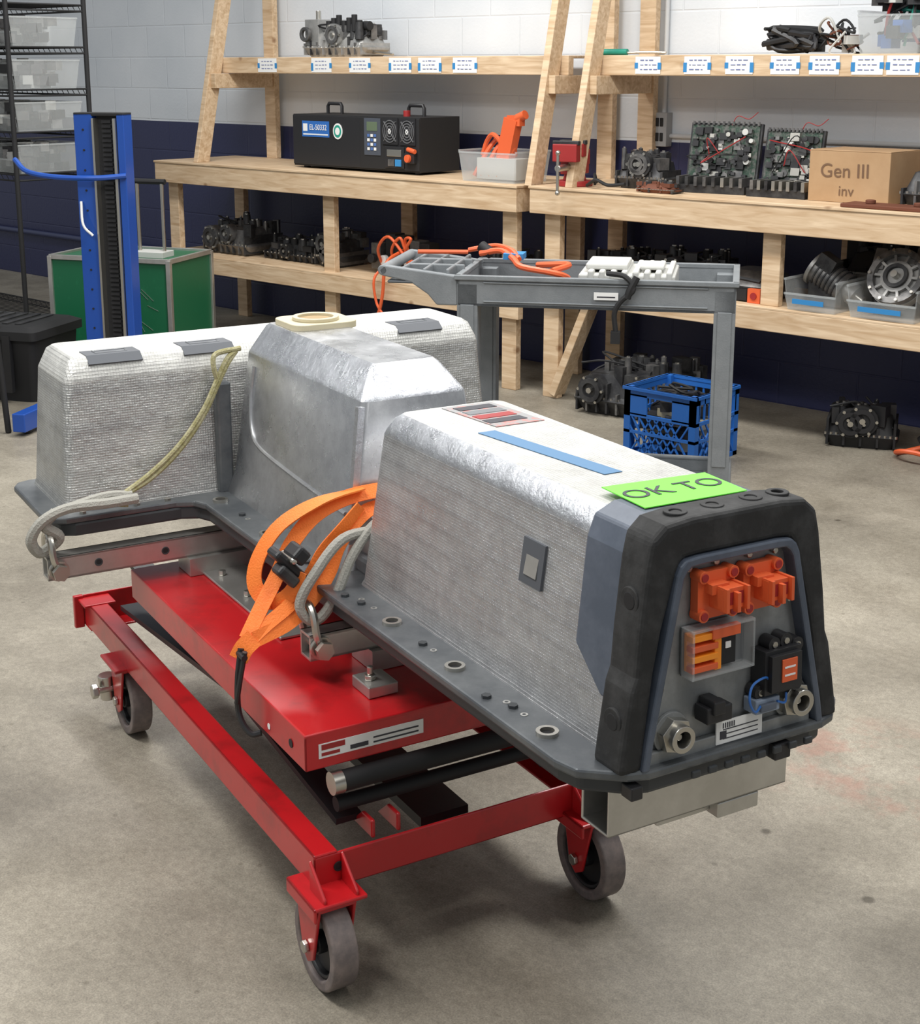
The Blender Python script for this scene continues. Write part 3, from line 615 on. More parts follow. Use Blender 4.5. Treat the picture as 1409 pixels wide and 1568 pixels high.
b=B(); b.beam((-4.15,YF+.08,.02),(-3.95,YF+.08,.48),.04,.085,WOOD,(0,1,0)); b.done('brace',g2,.003)
mats_ink=mat('pen_blue',(.15,.18,.35),.6)
def label(b,x,wd,seed):
    r=random.Random(seed); y=YF+.2585
    b.box(x-wd/2,x+wd/2,y-.001,y,1.513,1.588,PAPER)
    for s in(-1,1): b.box(x+s*wd*.46-.009,x+s*wd*.46+.009,y-.002,y-.001,1.518+.02*r.random(),1.562,TAPE)
    for k,z in enumerate((1.572,1.552,1.532)):
        xx=x-wd*.3
        while xx<x+wd*.25:
            l=.008+.015*r.random(); b.box(xx,xx+l,y-.0025,y-.001,z-.002,z+.001+.002*r.random(),mats_ink); xx+=l+.008
b=B()
for i,x in enumerate((-6.40,-5.95,-5.65,-5.35,-5.14,-4.90)): label(b,x,.16,i)
b.done('shelf_labels',g1)
b=B()
for i,x in enumerate((-3.80,-3.54,-3.33,-3.11,-2.93,-2.74,-2.59)): label(b,x,.135,i+20)
b.done('shelf_labels_b',g2)
# ------------------------------------------------------------------ junk machinery
def machine(name,loc,size,seed,mats,rot=0,pipes=0,pm=None,discs=2,dens=1.0,g=None):
    r=random.Random(seed); b=B(); sx,sy,sz=size; m0=mats[0]
    b.loft([(0,-sx*.42,sx*.42,-sy*.4,sy*.4,.03),(sz*.18,-sx*.5,sx*.5,-sy*.47,sy*.47,.03),(sz*.24,-sx*.5,sx*.5,-sy*.5,sy*.5,.03),(sz*.30,-sx*.46,sx*.45,-sy*.44,sy*.44,.03),(sz*.62,-sx*.38,sx*.40,-sy*.38,sy*.38,.03),(sz*.66,-sx*.3,sx*.3,-sy*.3,sy*.3,.02)],m0,n=3)
    nx=max(4,int(sx/.05))
    for k in range(nx):
        x=-sx*.45+sx*.9*k/(nx-1); b.box(x-.005,x+.005,-sy*.49,sy*.49,sz*.05,sz*(.3+.25*r.random()),mats[k%len(mats)])
    for k in range(int((10+sx*40)*dens)):
        x=r.uniform(-.42,.42)*sx; y=r.uniform(-.42,.42)*sy; h=r.uniform(.25,.5)*sz; w=r.uniform(.012,.05); z0=sz*.45; m=r.choice(mats)
        if r.random()<.5: b.cyl((x,y,z0),(x,y,min(sz,z0+h)),w*.6,m,r1=w*.5,n=10); b.cyl((x,y,min(sz,z0+h)),(x,y,min(sz,z0+h)+.006),w*.25,STEEL,n=6)
        else: b.cb((x,y,z0+h*.4),(w*1.5,w*1.2,h*.8),m,Rz(r.uniform(-.5,.5)))
    for k in range(discs):
        x=r.uniform(-.3,.3)*sx; z=sz*r.uniform(.35,.6); R=sz*r.uniform(.18,.32)
        b.cyl((x,-sy*.35,z),(x,-sy*.53,z),R,m0,n=20); b.ring((x,-sy*.53,z),(x,-sy*.57,z),R*.8,R*.5,mats[-1],n=20); b.cyl((x,-sy*.5,z),(x,-sy*.58,z),R*.2,STEEL,n=8)
        for q in range(6): a=q*math.pi/3; b.cyl((x+R*.9*math.cos(a),-sy*.52,z+R*.9*math.sin(a)),(x+R*.9*math.cos(a),-sy*.56,z+R*.9*math.sin(a)),.007,STEEL,n=6)
    for k in range(14): 
        x=-sx*.47+sx*.94*k/13; b.cyl((x,-sy*.47,sz*.24),(x,-sy*.47,sz*.29),.006,STEEL,n=6)
    for k in range(pipes):
        p=[Vector((r.uniform(-.45,.45)*sx,r.uniform(-.45,.3)*sy,sz*r.uniform(.4,.9))) for _ in range(4)]; b.tube(p,.006 if pm else .005,pm or DBLACK,n=6)
    return b.done(name,g) if g else b.done(name,loc=loc,rot=rot)
ZS=1.596
g=G('transmission_valve_body',(-5.92,YF+.42,ZS))
machine('casting',None,(.50,.22,.20),3,[CASTL,CASTD,CASTM],0,4,g=g,discs=1)
b=B()
for k in range(7): b.cyl((-.05+k*.04,-.08,.13),(-.05+k*.04,-.08,.19+.015*(k%3)),.016,DBLACK,n=12)
b.cb((-.17,-.04,.13),(.11,.12,.14),CASTL); b.ring((-.2,-.11,.12),(-.2,-.13,.12),.04,.022,CASTM); b.cyl((.02,-.03,.16),(.24,-.05,.16),.025,DBLACK); b.cb((.12,0,.14),(.2,.12,.06),CASTD); b.cyl((-.22,.0,.18),(-.22,.0,.25),.015,STEEL); b.tube([(.2,0,.02),(.3,-.05,.02),(.42,-.06,.01)],.008,STEEL)
b.done('solenoids',g,.003)
g=G('battery_tester',(-6.08,YF+.16,1.001),0); g.e.scale=(.86,1,1)
b=B(); b.box(0,1.12,0,.30,.012,.29,DBLACK); b.box(.0,.62,-.004,0,.02,.285,BLACK); b.box(.62,1.12,-.008,0,.02,.285,DBLACK)
for x in(.06,1.05): b.cyl((x,.05,0),(x,.05,.014),.02,BLACK)
b.done('chassis',g,.006)
b=B(); 
for x in(.14,.86): b.tube([(x,.15,.285),(x,.15,.33),(x+.01,.15,.345),(x+.12,.15,.345),(x+.13,.15,.33),(x+.13,.15,.285)],.010,BLACK,smooth=False)
b.done('handles',g)
b=B(); b.box(.09,.34,-.006,-.004,.17,.255,LBLUE); b.box(.10,.14,-.007,-.0055,.20,.24,PAPER); b.box(.10,.33,-.007,-.0055,.18,.187,PAPER)
b.cyl((.42,-.005,.205),(.42,-.008,.205),.042,PAPER,n=28); b.cyl((.42,-.007,.205),(.42,-.009,.205),.033,TEALB,n=28); b.cyl((.42,-.008,.205),(.42,-.010,.205),.02,PAPER,n=28); b.done('labels',g)
text(g,'label_text','EL-50332',.042,PAPER,basis((1,0,0),(0,0,1),(.24,-.0075,.22)))
KB=mat('key_blue',(.08,.16,.40),.4)
b=B(); b.box(.66,.80,-.012,-.008,.09,.28,mat('keypad_grey',(.07,.08,.10),.4)); b.box(.685,.775,-.014,-.012,.215,.262,SCREEN)
for i in range(3):
    for j in range(4): b.box(.69+i*.028,.71+i*.028,-.015,-.012,.115+j*.023,.13+j*.023,KB if (i+j)%2 else PAPER)
b.done('keypad',g,.001)
b=B(); fanm=mat('fan_grille',(.35,.35,.36),.35,.8)
for x in(.885,1.03):
    b.box(x-.065,x+.065,-.014,-.008,.15,.285,BLACK)
    for R in(.058,.044,.030,.016): b.ring((x,-.018,.217),(x,-.015,.217),R,R-.005,fanm,n=24)
    b.beam((x-.05,-.0165,.167),(x+.05,-.0165,.267),.003,.006,fanm,(0,1,0)); b.beam((x+.05,-.0165,.167),(x-.05,-.0165,.267),.003,.006,fanm,(0,1,0)); b.cyl((x,-.014,.217),(x,-.019,.217),.012,PAPER)
b.done('fans',g)
b=B(); b.box(.84,1.0,-.014,-.008,.03,.14,BLACK); b.box(.86,.98,-.018,-.013,.09,.125,STEEL); b.box(.87,.92,-.02,-.013,.04,.075,CASTM); b.box(.93,.98,-.02,-.013,.04,.075,TAPE)
b.box(1.02,1.10,-.03,-.008,.06,.11,BLACK); b.cyl((1.06,-.03,.085),(1.06,-.05,.085),.02,ORANGE); b.cyl((.90,.1,.288),(.90,.1,.32),.02,VRED); b.cyl((1.04,-.02,.13),(1.11,-.03,.12),.012,ORANGE)
b.done('sockets',g,.002)
def bin_(x0,x1,y0,y1,z0,h,m=None,front=.6):
    m=m or CLEAR; b=B(); t=.004; w=x1-x0; d=y1-y0
    b.hexa([(-w/2*.9,-d/2*.9,0),(w/2*.9,-d/2*.9,0),(w/2*.9,d/2*.9,0),(-w/2*.9,d/2*.9,0),(-w/2*.9,-d/2*.9,t),(w/2*.9,-d/2*.9,t),(w/2*.9,d/2*.9,t),(-w/2*.9,d/2*.9,t)],m)
    def wall(p,q,hp,hq):
        p=Vector(p);q=Vector(q); P=p*1.11;Q=q*1.11
        n=Vector((q-p)).cross(Vector((0,0,1))).normalized()*t
        b.hexa([p,q,q+n,p+n,P+Vector((0,0,hp)),Q+Vector((0,0,hq)),Q+n+Vector((0,0,hq)),P+n+Vector((0,0,hp))],m)
    c=[(-w/2*.9,-d/2*.9,0),(w/2*.9,-d/2*.9,0),(w/2*.9,d/2*.9,0),(-w/2*.9,d/2*.9,0)]
    wall(c[0],c[1],h*front,h*front); wall(c[1],c[2],h,h); wall(c[2],c[3],h,h); wall(c[3],c[0],h,h)
    b.box(-w/2,w/2,d/2-.004,d/2+.008,h-.008,h,m); 
    for s in(-1,1): b.box(s*w/2-.006,s*w/2+.006,-d/2,d/2,h-.008,h,m)
    b.box(-w/2,w/2,-d/2-.006,-d/2+.004,h*front-.008,h*front,m)
    return b,((x0+x1)/2,(y0+y1)/2,z0)
b,l=bin_(-4.76,-4.40,YF+.06,YF+.32,1.001,.15,front=.95)
g=G('clear_storage_bin',l)
r=random.Random(4)
for k in range(4): b.tube([(-.15+.05*k,-.05,.02),(-.1+.05*k,.0,.15),(-.05+.03*k,.03,.20-.02*k),(.05,.02,.12)],.012,ORANGE)
b.cb((.0,0,.06),(.25,.12,.10),WHITEB); b.done('bin',g)
b=B(); b.cb((0.03,0,.20),(.08,.05,.20),ORANGE,Matrix.Rotation(.25,3,'Y')); b.cb((.07,0,.29),(.08,.04,.05),ORANGE); b.tube([(.01,0,.15),(-.05,-.02,.22),(-.11,0,.19),(-.14,.0,.12)],.012,ORANGE); b.cyl((.08,0,.30),(.13,0,.32),.022,ORANGE); b.done('orange_connector',g)
b=B(); b.cyl((0,0,0),(0,0,.025),.085,VRED,n=24); b.cyl((0,0,.025),(0,0,.06),.055,VRED,r1=.045); b.cb((0,0,.10),(.09,.13,.09),VRED); b.cb((0,-.02,.165),(.12,.05,.06),VRED); b.cb((0,-.10,.155),(.12,.05,.08),VRED); b.cb((0,-.02,.20),(.13,.03,.02),CASTD); b.cb((0,-.10,.20),(.13,.03,.02),CASTD)
b.cyl((0,-.20,.09),(0,.02,.09),.016,STEEL); b.cyl((0,-.195,-.02),(0,-.195,.16),.007,STEEL); b.sphere((0,-.195,.16),.012,STEEL,6); b.sphere((0,-.195,-.02),.012,STEEL,6); b.cb((0,.05,.13),(.07,.10,.07),VRED); b.done('bench_vise',loc=(-4.11,YF+.14,1.006),bevel=.004,rot=.25)
machine('gear_motor',(-3.79,YF+.27,1.006),(.26,.18,.19),11,[CASTD,CASTD,CASTM],.1,3,None,2)
b=B(); b.tube([(-.14,-.06,.01),(-.06,-.10,.04),(.0,-.09,.02),(.1,-.1,.03)],.008,DBLACK); b.tube([(-.08,-.08,.02),(-.12,-.03,.06),(-.13,.0,.02)],.007,DBLACK); b.done('cable_pigtail',loc=(-3.86,YF+.15,1.006))
def pcb(name,loc,w,h,seed,rot):
    r=random.Random(seed); b=B(); b.M=Matrix.Rotation(-.18,3,'X')
    b.box(-w/2,w/2,0,.02,.03,h,CASTD); b.box(-w/2+.01,w/2-.01,-.006,0,.04,h-.01,PCB)
    for k in range(110):
        x=r.uniform(-w/2+.03,w/2-.03); z=r.uniform(.06,h-.03); s=r.uniform(.005,.022); d=r.uniform(.006,.03); m=r.choice([DBLACK,DBLACK,CASTM,CASTD,BLACK,CASTD,STEEL,PCB,WHITEB if r.random()<.5 else BLACK])
        if r.random()<.35: b.cyl((x,-.006,z),(x,-.006-d,z),s*.7,m,n=10)
        else: b.box(x-s,x+s,-.006-d*.7,-.006,z-s*.8,z+s*.8,m)
    for k in range(14): b.cyl((-w/2+.015+(w-.03)*k/13,-.01,h-.01),(-w/2+.015+(w-.03)*k/13,-.01,h+.006),.006,CASTM,n=6)
    for k in range(3): b.tube([(r.uniform(-.4,.4)*w,-.03,r.uniform(.3,.9)*h),(r.uniform(-.5,.5)*w,-.06,r.uniform(.3,.9)*h),(r.uniform(-.5,.5)*w,-.04,r.uniform(.1,.9)*h)],.0025,r.choice([VRED,DBLACK,DBLACK]),n=6)
    b.tube([(0.02,0,h-.02),(.05,-.01,h+.03),(.10,.0,h+.02),(.14,0,h+.05)],.002,VRED,n=6)
    b.M=None; b.box(-w/2,w/2,-.12,.06,.0,.035,CASTD)
    for k in range(8): b.box(-w/2+.02+k*w/8,-w/2+.035+k*w/8,-.13,-.02,.03,.07,r.choice([STEEL,CASTM,CASTD]))
    return b.done(name,loc=loc,rot=rot)
pcb('inverter_circuit_board',(-3.44,YF+.32,1.006),.34,.30,1,.12); pcb('inverter_circuit_board',(-3.10,YF+.32,1.006),.27,.28,2,.05)
machine('rusty_bracket',(-3.60,YF+.09,1.006),(.20,.09,.06),7,[RUST,CASTD],0,0,None,0)
g=G('cardboard_box',(-2.94,YF+.20,1.006),0)
b=B(); b.box(0,.355,0,.28,0,.205,CARD); b.box(0,.355,-.001,.14,.205,.209,CARD); b.box(.002,.353,.142,.28,.205,.208,CARD); b.done('carton',g,.003)
MK=mat('marker',(.16,.09,.05),.7)
text(g,'marker_text','Gen III',.08,MK,basis((1,0,0.02),(-.02,0,1),(.16,-.002,.125)),.0003); text(g,'marker_text_b','inv',.06,MK,basis((1,0,0),(0,0,1),(.17,-.002,.045)),.0003)
machine('inverter_housing',(-2.35,YF+.30,1.006),(.36,.28,.22),21,[CASTD,CASTM],0,2,None,1)
b=B(); b.box(-.2,.2,-.06,.06,0,.015,RUST); b.cyl((-.1,0,.015),(-.1,0,.03),.02,RUST); b.cyl((.1,0,.015),(.1,0,.03),.02,RUST); b.done('rusty_plate',loc=(-2.50,YF+.08,1.006),bevel=.003)
b=B(); b.tube([(-.1,0,.0+.01),(.0,0,.012),(.10,0,.01)],.006,STEEL); b.cyl((-.24,0,.014),(-.1,0,.014),.014,TEALB); b.done('screwdriver',loc=(-3.88,YF+.36,ZS),rot=.1)
def cables(name,loc,sx,sz,seed,mats,n=10,r0=.008):
    r=random.Random(seed); b=B()
    for k in range(n):
        b.tube([(r.uniform(-.5,.5)*sx,r.uniform(-.08,.08),r0+(abs(r.uniform(0,1))**1.5)*sz) for _ in range(5)],r0*r.uniform(.6,1.3),r.choice(mats),n=6)
    for k in range(4): b.cb((r.uniform(-.4,.4)*sx,r.uniform(-.05,.05),.02+r.random()*sz*.4),(.05,.04,.035),r.choice(mats),Rz(r.random()))
    return b.done(name,loc=loc)
cables('black_cable_bundle',(-3.17,YF+.42,ZS),.24,.10,5,[DBLACK,BLACK],12,.012)
cables('wire_harness',(-2.95,YF+.42,ZS),.20,.14,6,[DBLACK,WHITEB,RUST],9,.005)
b,l=bin_(-2.82,-2.55,YF+.31,YF+.58,ZS,.17,front=.9)
for k in range(8): b.tube([(r.uniform(-.12,.12),r.uniform(-.08,.08),r.uniform(.02,.3)) for _ in range(5)],.006,r.choice([DBLACK,TEALB,VRED,DBLACK]),n=6)
for k in range(22): b.cb((r.uniform(-.1,.1),r.uniform(-.08,.08),r.uniform(.03,.24)),(.06,.05,.05),r.choice([DBLACK,CASTD,WHITEB,DBLACK,LBLUE]),Rz(r.random()*3))
b.done('clear_storage_bin',loc=l)
b,l=bin_(-2.52,-2.2,YF+.31,YF+.58,ZS,.19,front=.95); b.cb((0,0,.08),(.2,.15,.1),WHITEB); b.done('clear_storage_bin',loc=l)
ZL=.461
machine('engine_housing',(-6.72,YF+.30,ZL),(.42,.3,.24),31,[CASTM,CASTD,CASTD],0,2)
machine('pump_casting',(-6.2,YF+.32,ZL),(.45,.25,.15),32,[CASTD,DBLACK],0,3,None,1)
machine('gear_pump',(-5.86,YF+.30,ZL),(.20,.25,.22),33,[CASTD,CASTM],0,2,None,2)
g=G('high_voltage_harness',(-5.28,YF+.25,ZL),0)
b=B(); 
for k in range(5): b.cb((-.22+k*.09,.02*(k%2),.09+.03*(k%2)),(.07,.08,.14+.05*(k%3)),[CASTM,DBLACK,BLACK,CASTM,DBLACK][k]); b.cyl((-.22+k*.09,-.05,.08),(-.22+k*.09,-.08,.08),.025,PAPER if k%2 else DBLACK)
b.done('contactors',g,.004)
b=B(); 
for k in range(3): b.tube([(-.15+.1*k,-.06,.05),(-.10+.1*k,-.14,.15),(.0+.08*k,-.16,.22),(.10,-.14,.12+.04*k),(.15,-.1,.04)],.008,ORANGE)
b.tube([(.05,-.1,.15),(.08,-.26,.10),(.06,-.27,-.06),(.03,-.27,-.16),(-.01,-.27,-.20)],.009,ORANGE); b.tube([(.02,-.1,.10),(.0,-.26,.03),(.01,-.27,-.10),(.06,-.27,-.17)],.007,ORANGE); b.cb((0,-.27,-.21),(.05,.03,.03),DBLACK); b.done('cables',g)
machine('alternator',(-4.65,YF+.3,ZL),(.3,.28,.22),36,[CASTD,CASTM],0,2)
ZR=.571
machine('black_cover',(-3.92,YF+.32,ZR),(.38,.3,.16),41,[DBLACK,BLACK],0,2,None,0)
machine('intake_manifold',(-3.53,YF+.32,ZR),(.34,.3,.19),42,[BLACK,DBLACK,CASTD],.1,4,None,1)
b=B(); b.loft([(0,-.13,.13,-.13,.13,.05),(.06,-.14,.14,-.14,.14,.05),(.10,-.11,.11,-.11,.11,.05),(.12,-.08,.08,-.07,.07,.04)],CASTM); b.cb((.10,-.17,.03),(.06,.03,.06),ORANGE); b.cb((.02,-.16,.03),(.08,.03,.05),DBLACK); b.cyl((.1,-.18,.03),(.1,-.19,.03),.015,VRED); b.tube([(-.12,-.15,.02),(-.08,-.19,.06),(0,-.19,.1),(.12,-.17,.09)],.008,DBLACK); b.done('motor_cover',loc=(-3.20,YF+.26,ZR))
def gearbox(b,c,s,tilt=.6):
    T=Matrix.Translation(Vector(c))@Matrix.Rotation(-tilt,4,'X'); b.M=T
    b.cyl((0,.06,0),(0,-.02,0),s,CASTL,n=28); b.ring((0,-.02,0),(0,-.05,0),s*.98,s*.78,CASTM,n=28); b.cyl((0,-.02,0),(0,-.04,0),s*.55,CASTL,n=24); b.ring((0,-.04,0),(0,-.055,0),s*.42,s*.30,CASTD,n=24); b.cyl((0,-.04,0),(0,-.07,0),s*.12,STEEL,n=12)
    for k in range(10):
        a=k*math.pi/5; b.cyl((s*.9*math.cos(a),-.05,s*.9*math.sin(a)),(s*.9*math.cos(a),-.06,s*.9*math.sin(a)),.007,STEEL,n=6); b.beam((s*.5*math.cos(a),-.035,s*.5*math.sin(a)),(s*.85*math.cos(a),-.035,s*.85*math.sin(a)),.01,.012,CASTL,(0,1,0))
    b.cb((s*.7,.0,s*.8),(.06,.07,.07),CASTM); b.cb((-s*.8,0,s*.6),(.05,.06,.09),CASTM); b.cyl((s*.6,0,s*.6),(s*1.1,0,s*1.3),.018,CASTL)
    b.M=None
b,l=bin_(-2.93,-2.70,YF+.03,YF+.38,ZR,.13,front=.55); b.box(-.07,.07,-.19,-.187,.03,.05,TAPE); b.cb((0,.05,.06),(.15,.2,.1),CASTD)
b.M=Matrix.Translation((0,0,.12))@Matrix.Rotation(.5,4,'Y')
b.cyl((-.08,0,0),(.08,0,.0),.065,CASTM,n=20); b.cyl((.08,0,0),(.13,0,0),.045,CASTL,n=16); b.cyl((.13,0,0),(.17,0,0),.02,STEEL); b.cb((-.03,-.03,.06),(.08,.06,.06),CASTD); b.ring((-.085,0,0),(-.07,0,0),.075,.05,CASTL)
for k in range(6): b.ring((-.05+k*.02,0,0),(-.044+k*.02,0,0),.070,.05,CASTD)
b.M=None
b.done('parts_bin',loc=l)
b,l=bin_(-2.65,-2.36,YF+.03,YF+.38,ZR,.13,front=.55); b.box(-.09,.09,-.19,-.187,.03,.05,TAPE); gearbox(b,(0,-.02,.145),.120,.5); b.cb((0,.05,.05),(.18,.2,.1),CASTD); b.done('parts_bin',loc=l)
machine('gear_casting',(-2.18,YF+.2,ZR),(.26,.3,.19),45,[CASTM,CASTL],0,0)
machine('black_manifold',(-2.62,YF+.50,ZR),(.60,.12,.32),46,[DBLACK,BLACK],0,3,None,0)
machine('transmission_case',(-3.68,YF+.12,.0),(.52,.40,.30),51,[CASTD,CASTM,CASTD],.1,3,None,3)
machine('starter_motor',(-2.66,YF+.26,0),(.30,.2,.22),52,[DBLACK,BLACK],.4,2,None,2)
b=B(); b.tube([(0.1*math.cos(t*.6),.09*math.sin(t*.6),.03+.02*math.sin(t)) for t in range(11)],.010,ORANGE); b.tube([(.1,0,.03),(.15,.05,.1),(.1,.1,.16),(.0,.12,.1)],.010,ORANGE); b.tube([(.1,-.05,.02),(.2,-.1,.02),(.35,-.15,.02)],.010,ORANGE); b.cyl((.0,.1,.09),(-.05,.1,.05),.02,DBLACK); b.done('orange_cable_coil',loc=(-2.36,YF+.18,0.0))
# milk crate
g=G('milk_crate',(-3.30,4.66,0),0)
b=B(); W,Dp,Hh=.34,.32,.29
for z,h in((0,.018),(.10,.012),(Hh-.035,.035),(.17,.014)):
    b.box(0,W,0,.008,z,z+h,CRATE); b.box(0,W,Dp-.008,Dp,z,z+h,CRATE); b.box(0,.008,0,Dp,z,z+h,CRATE); b.box(W-.008,W,0,Dp,z,z+h,CRATE)
for x,y in((0,0),(W-.03,0),(0,Dp-.03),(W-.03,Dp-.03)): b.box(x,x+.03,y,y+.03,0,Hh,CRATE)
b.box(-.006,W+.006,-.006,.010,Hh-.012,Hh,CRATE); b.box(W-.01,W+.006,0,Dp,Hh-.012,Hh,CRATE); b.box(-.006,.01,0,Dp,Hh-.012,Hh,CRATE); b.box(0,W,Dp-.01,Dp+.006,Hh-.012,Hh,CRATE)
b.box(0,.11,0,.007,.178,.262,CRATE); b.box(W-.11,W,0,.007,.178,.262,CRATE)
for k in range(9):
    x=.03+k*.036
    b.box(x-.004,x+.004,Dp-.006,Dp,0,Hh,CRATE)
    for s in(-1,1):
        x1=x+s*.10
        if 0<x1<W: b.beam((x,.004,.015),(x1,.004,.17),.006,.007,CRATE,(0,1,0))
for k in range(8):
    y=.03+k*.038
    b.box(W-.006,W,y-.004,y+.004,Hh-.1,Hh,CRATE); b.box(0,.006,y-.004,y+.004,0,Hh,CRATE)
    for s in(-1,1):
        if 0<y+s*.1<Dp: b.beam((W-.004,y,.015),(W-.004,y+s*.1,.17),.007,.006,CRATE,(1,0,0))
b.box(.01,W-.01,.01,Dp-.01,0,.008,CRATE); b.done('basket',g,.0)
b=B(); r=random.Random(9)
for k in range(26): b.cb((r.uniform(.06,W-.06),r.uniform(.06,Dp-.06),.05+.2*k/26),(.10,.07,.04),r.choice([CASTD,DBLACK,CASTM,CREAM]),Rz(r.random()*3))
for k in range(5): b.tube([(r.uniform(.05,W-.05),r.uniform(.05,Dp-.05),r.uniform(.2,.3)) for _ in range(4)],.006,DBLACK,n=6)
b.done('scrap_parts',g)
# ------------------------------------------------------------------ left side: stacker
g=G('manual_stacker',(-5.58,3.80,0),D(28))
b=B(); b.box(-.12,-.03,-.04,.04,0.02,1.34,BLUE); b.box(.09,.125,-.04,.04,0.02,1.34,BLUE); b.box(-.12,.125,-.04,.04,1.33,1.345,DBLACK); b.done('mast',g,.003)
b=B(); b.box(-.028,-.018,-.05,.03,.05,1.32,STEEL); b.box(.075,.088,-.05,.03,.05,1.32,STEEL); b.box(-.018,.075,-.01,.03,.05,1.33,DBLACK)
for k in range(60): b.box(.005,.05,-.018,-.01,.06+k*.021,.072+k*.021,BLACK)
for k in range(14): b.cyl((-.075,-.04,.1+k*.09),(-.075,-.043,.1+k*.09),.005,DBLACK,n=8)
b.done('chain_channel',g)
b=B(); b.box(-.16,-.10,-.65,.1,.02,.10,BLUE); b.box(.14,.20,-.45,.1,.02,.10,BLUE); b.box(-.16,.2,.0,.12,.02,.14,BLUE); b.cyl((-.13,-.60,.03),(-.13,-.56,.03),.03,DBLACK); b.done('base_legs',g,.004)
b=B(); b.tube([(.13,-.05,1.07),(.0,-.09,1.06),(-.2,-.08,1.06),(-.36,-.05,1.08),(-.45,.0,1.13)],.012,BLUE); b.tube([(-.1,-.05,.95),(-.08,-.08,.85),(-.04,-.07,.8)],.006,PAPER); b.done('handle_bar',g)
RX=-.52
g=G('wire_shelving_rack',(-6.05+RX,3.95,0),0)
b=B(); x0,x1,y0,y1=-1.2,0,0,.45
for x in(x0,x1):
    for y in(y0,y1): b.cyl((x,y,0),(x,y,1.95),.013,DBLACK,n=10)
ZSH=(1.01,1.22,1.43,1.64,1.85)
for z in(.25,)+ZSH:
    for y in(y0,y1):
        for dz in(0,-.03): b.cyl((x0,y,z+dz),(x1,y,z+dz),.005,DBLACK,n=6)
        for k in range(24): b.cyl((x0+.05*k,y,z),(x0+.05*k+.025,y,z-.03),.002,DBLACK,n=5)
    for x in(x0,x1):
        for dz in(0,-.03): b.cyl((x,y0,z+dz),(x,y1,z+dz),.005,DBLACK,n=6)
    for k in range(30): b.cyl((x0+.04*k,y0,z),(x0+.04*k,y1,z),.003,DBLACK,n=5)
b.done('frame',g)
k=0
for z in ZSH[:4]:
    for i,xc in enumerate((-6.18,-6.43,-6.68,-6.93)):
        b,l=bin_(xc+RX-.12,xc+RX+.12,3.97,4.36,z+.004,.145,front=.5); r=random.Random(k); k+=1
        for q in range(30): b.cb((r.uniform(-.08,.08),r.uniform(-.17,.12),r.uniform(.02,.13)),(.05,.06,.045),r.choice([WHITEB,CASTM,DBLACK,CASTD,CASTL,DBLACK,VRED if q==3 and i<2 and z>1.4 else CASTM]),Rz(r.random()*3))
        b.done('clear_parts_bin',loc=l)
# green case
g=G('green_road_case',(-6.30,4.34,0),D(24))
XL=-.26
b=B(); b.box(XL,.42,-.22,.22,.04,.60,GCASE); b.done('shell',g,.006)
b=B()
for x in(XL,.42):
    for y in(-.22,.22): b.box(x-.012,x+.012,y-.012,y+.012,.04,.605,ALU)
for z in(.05,.60):
    for y in(-.22,.22): b.box(XL,.42,y-.010,y+.010,z-.012,z+.012,ALU)
    for x in(XL,.42): b.box(x-.010,x+.010,-.22,.22,z-.012,z+.012,ALU)
for x in(-.2,.3):
    for y in(-.15,.15): b.cyl((x-.015,y,.025),(x+.015,y,.025),.025,DBLACK)
b.box(.15,.33,-.12,.0,.60,.63,WHITEB)
b.done('trim',g,.002)
b=B(); 
for x in(.17,.31): b.cyl((x,-.06,.60),(x,-.06,.98),.009,STEEL)
b.tube([(.15,-.06,.98),(.33,-.06,.98)],.014,DBLACK); b.done('telescopic_handle',g)
b=B(); r=random.Random(3)
for k in range(8): 
    x=.08+.25*r.random(); z=.28+.2*r.random(); b.beam((x,-.2205,z),(x+.03+.05*r.random(),-.2205,z-.02-.04*r.random()),.001,.003,ALU,(0,1,0))
b.done('scratches',g)
b=B(); b.loft([(0,-.26,.26,-.18,.18,.03),(.30,-.28,.28,-.20,.20,.03),(.30,-.30,.30,-.22,.22,.03),(.34,-.30,.30,-.22,.22,.03),(.36,-.26,.26,-.18,.18,.03)],DBLACK); 
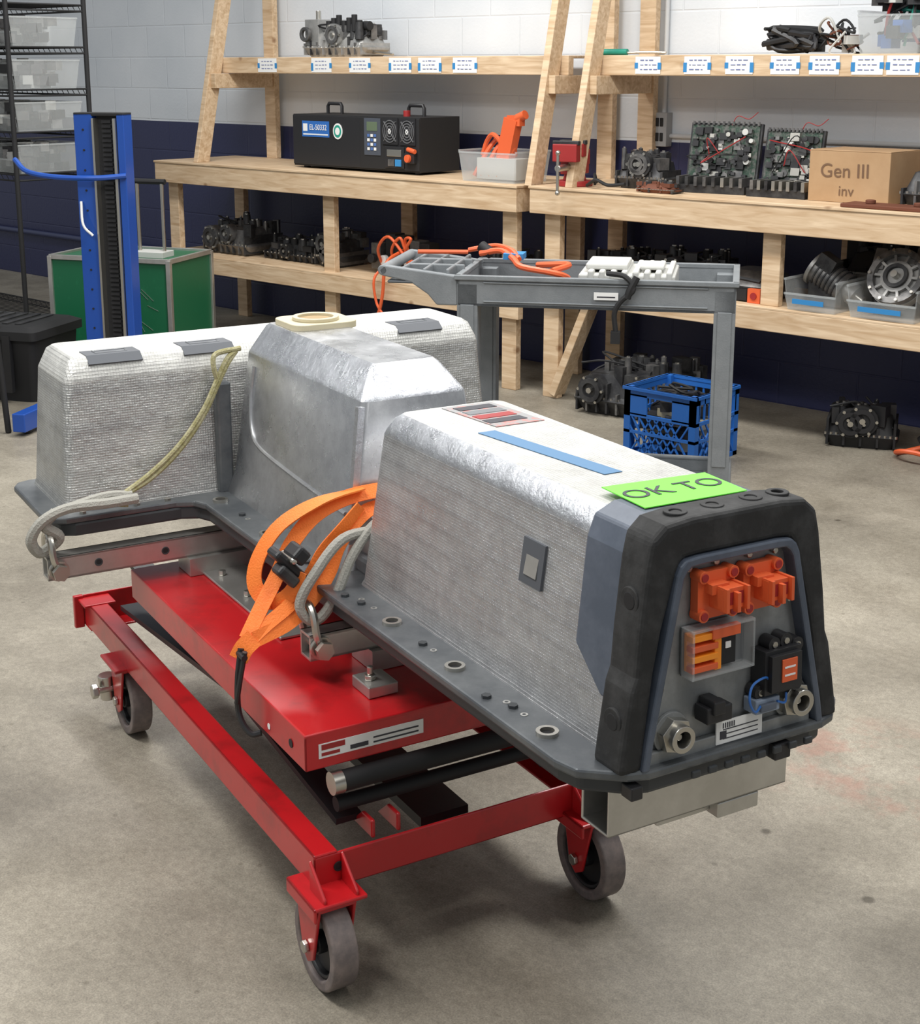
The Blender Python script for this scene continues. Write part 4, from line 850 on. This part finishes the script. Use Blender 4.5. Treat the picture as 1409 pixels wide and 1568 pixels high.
for x in(-.15,0,.15): b.box(x-.02,x+.02,-.225,-.20,.05,.32,BLACK)
for k in range(6): b.box(-.20+k*.07,-.17+k*.07,-.14,.14,.36,.366,CASTD)
b.tube([(-.1,-.2,.36),(-.1,-.2,.39),(.1,-.2,.39),(.1,-.2,.36)],.01,CASTD,smooth=False); b.done('black_tote',loc=(-6.22,3.62,0),rot=D(25))
b=B(); 
for x,y in((-.15,-.15),(.15,-.15),(.15,.15),(-.15,.15)): b.cyl((x*1.15,y*1.15,0),(x,y,.60),.013,DBLACK)
b.ring((0,0,.22),(0,0,.235),.22,.205,DBLACK,n=24); b.cyl((0,0,.60),(0,0,.64),.19,DBLACK,n=28); b.done('shop_stool',loc=(-5.66,3.0,0),bevel=.006)
# ------------------------------------------------------------------ light
w=bpy.data.worlds.new('World'); sc.world=w; w.use_nodes=True; w.node_tree.nodes['Background'].inputs[0].default_value=(.92,.96,1,1); w.node_tree.nodes['Background'].inputs[1].default_value=.38
def area(x,y,z,sx,sy,e,rot=0,tilt=(0,0)):
    l=bpy.data.lights.new('shop_light','AREA'); l.shape='RECTANGLE'; l.size=sx; l.size_y=sy; l.energy=e; l.color=(1,.985,.96)
    o=bpy.data.objects.new('shop_light',l); bpy.context.collection.objects.link(o); o.location=(x,y,z); o.rotation_euler=(tilt[0],tilt[1],rot)
area(-1.6,3.6,3.4,2.4,.4,100); area(-4.8,3.9,3.4,2.4,.4,108); area(-2.6,.6,3.5,2.4,.4,90); area(.6,1.5,3.5,2.4,.4,38); area(-4.6,.2,3.4,2.4,.4,48)
# ------------------------------------------------------------------ camera
cam=bpy.data.cameras.new('Camera'); co=bpy.data.objects.new('Camera',cam); bpy.context.collection.objects.link(co); sc.camera=co
pitch=math.atan(520/2200); co.location=(0,0,1.55); co.rotation_euler=(math.pi/2-pitch,0,D(42))
cam.sensor_fit='VERTICAL'; cam.sensor_height=24; cam.lens=24*2200/1568; cam.shift_y=-(784-620)/1568; cam.clip_start=.05
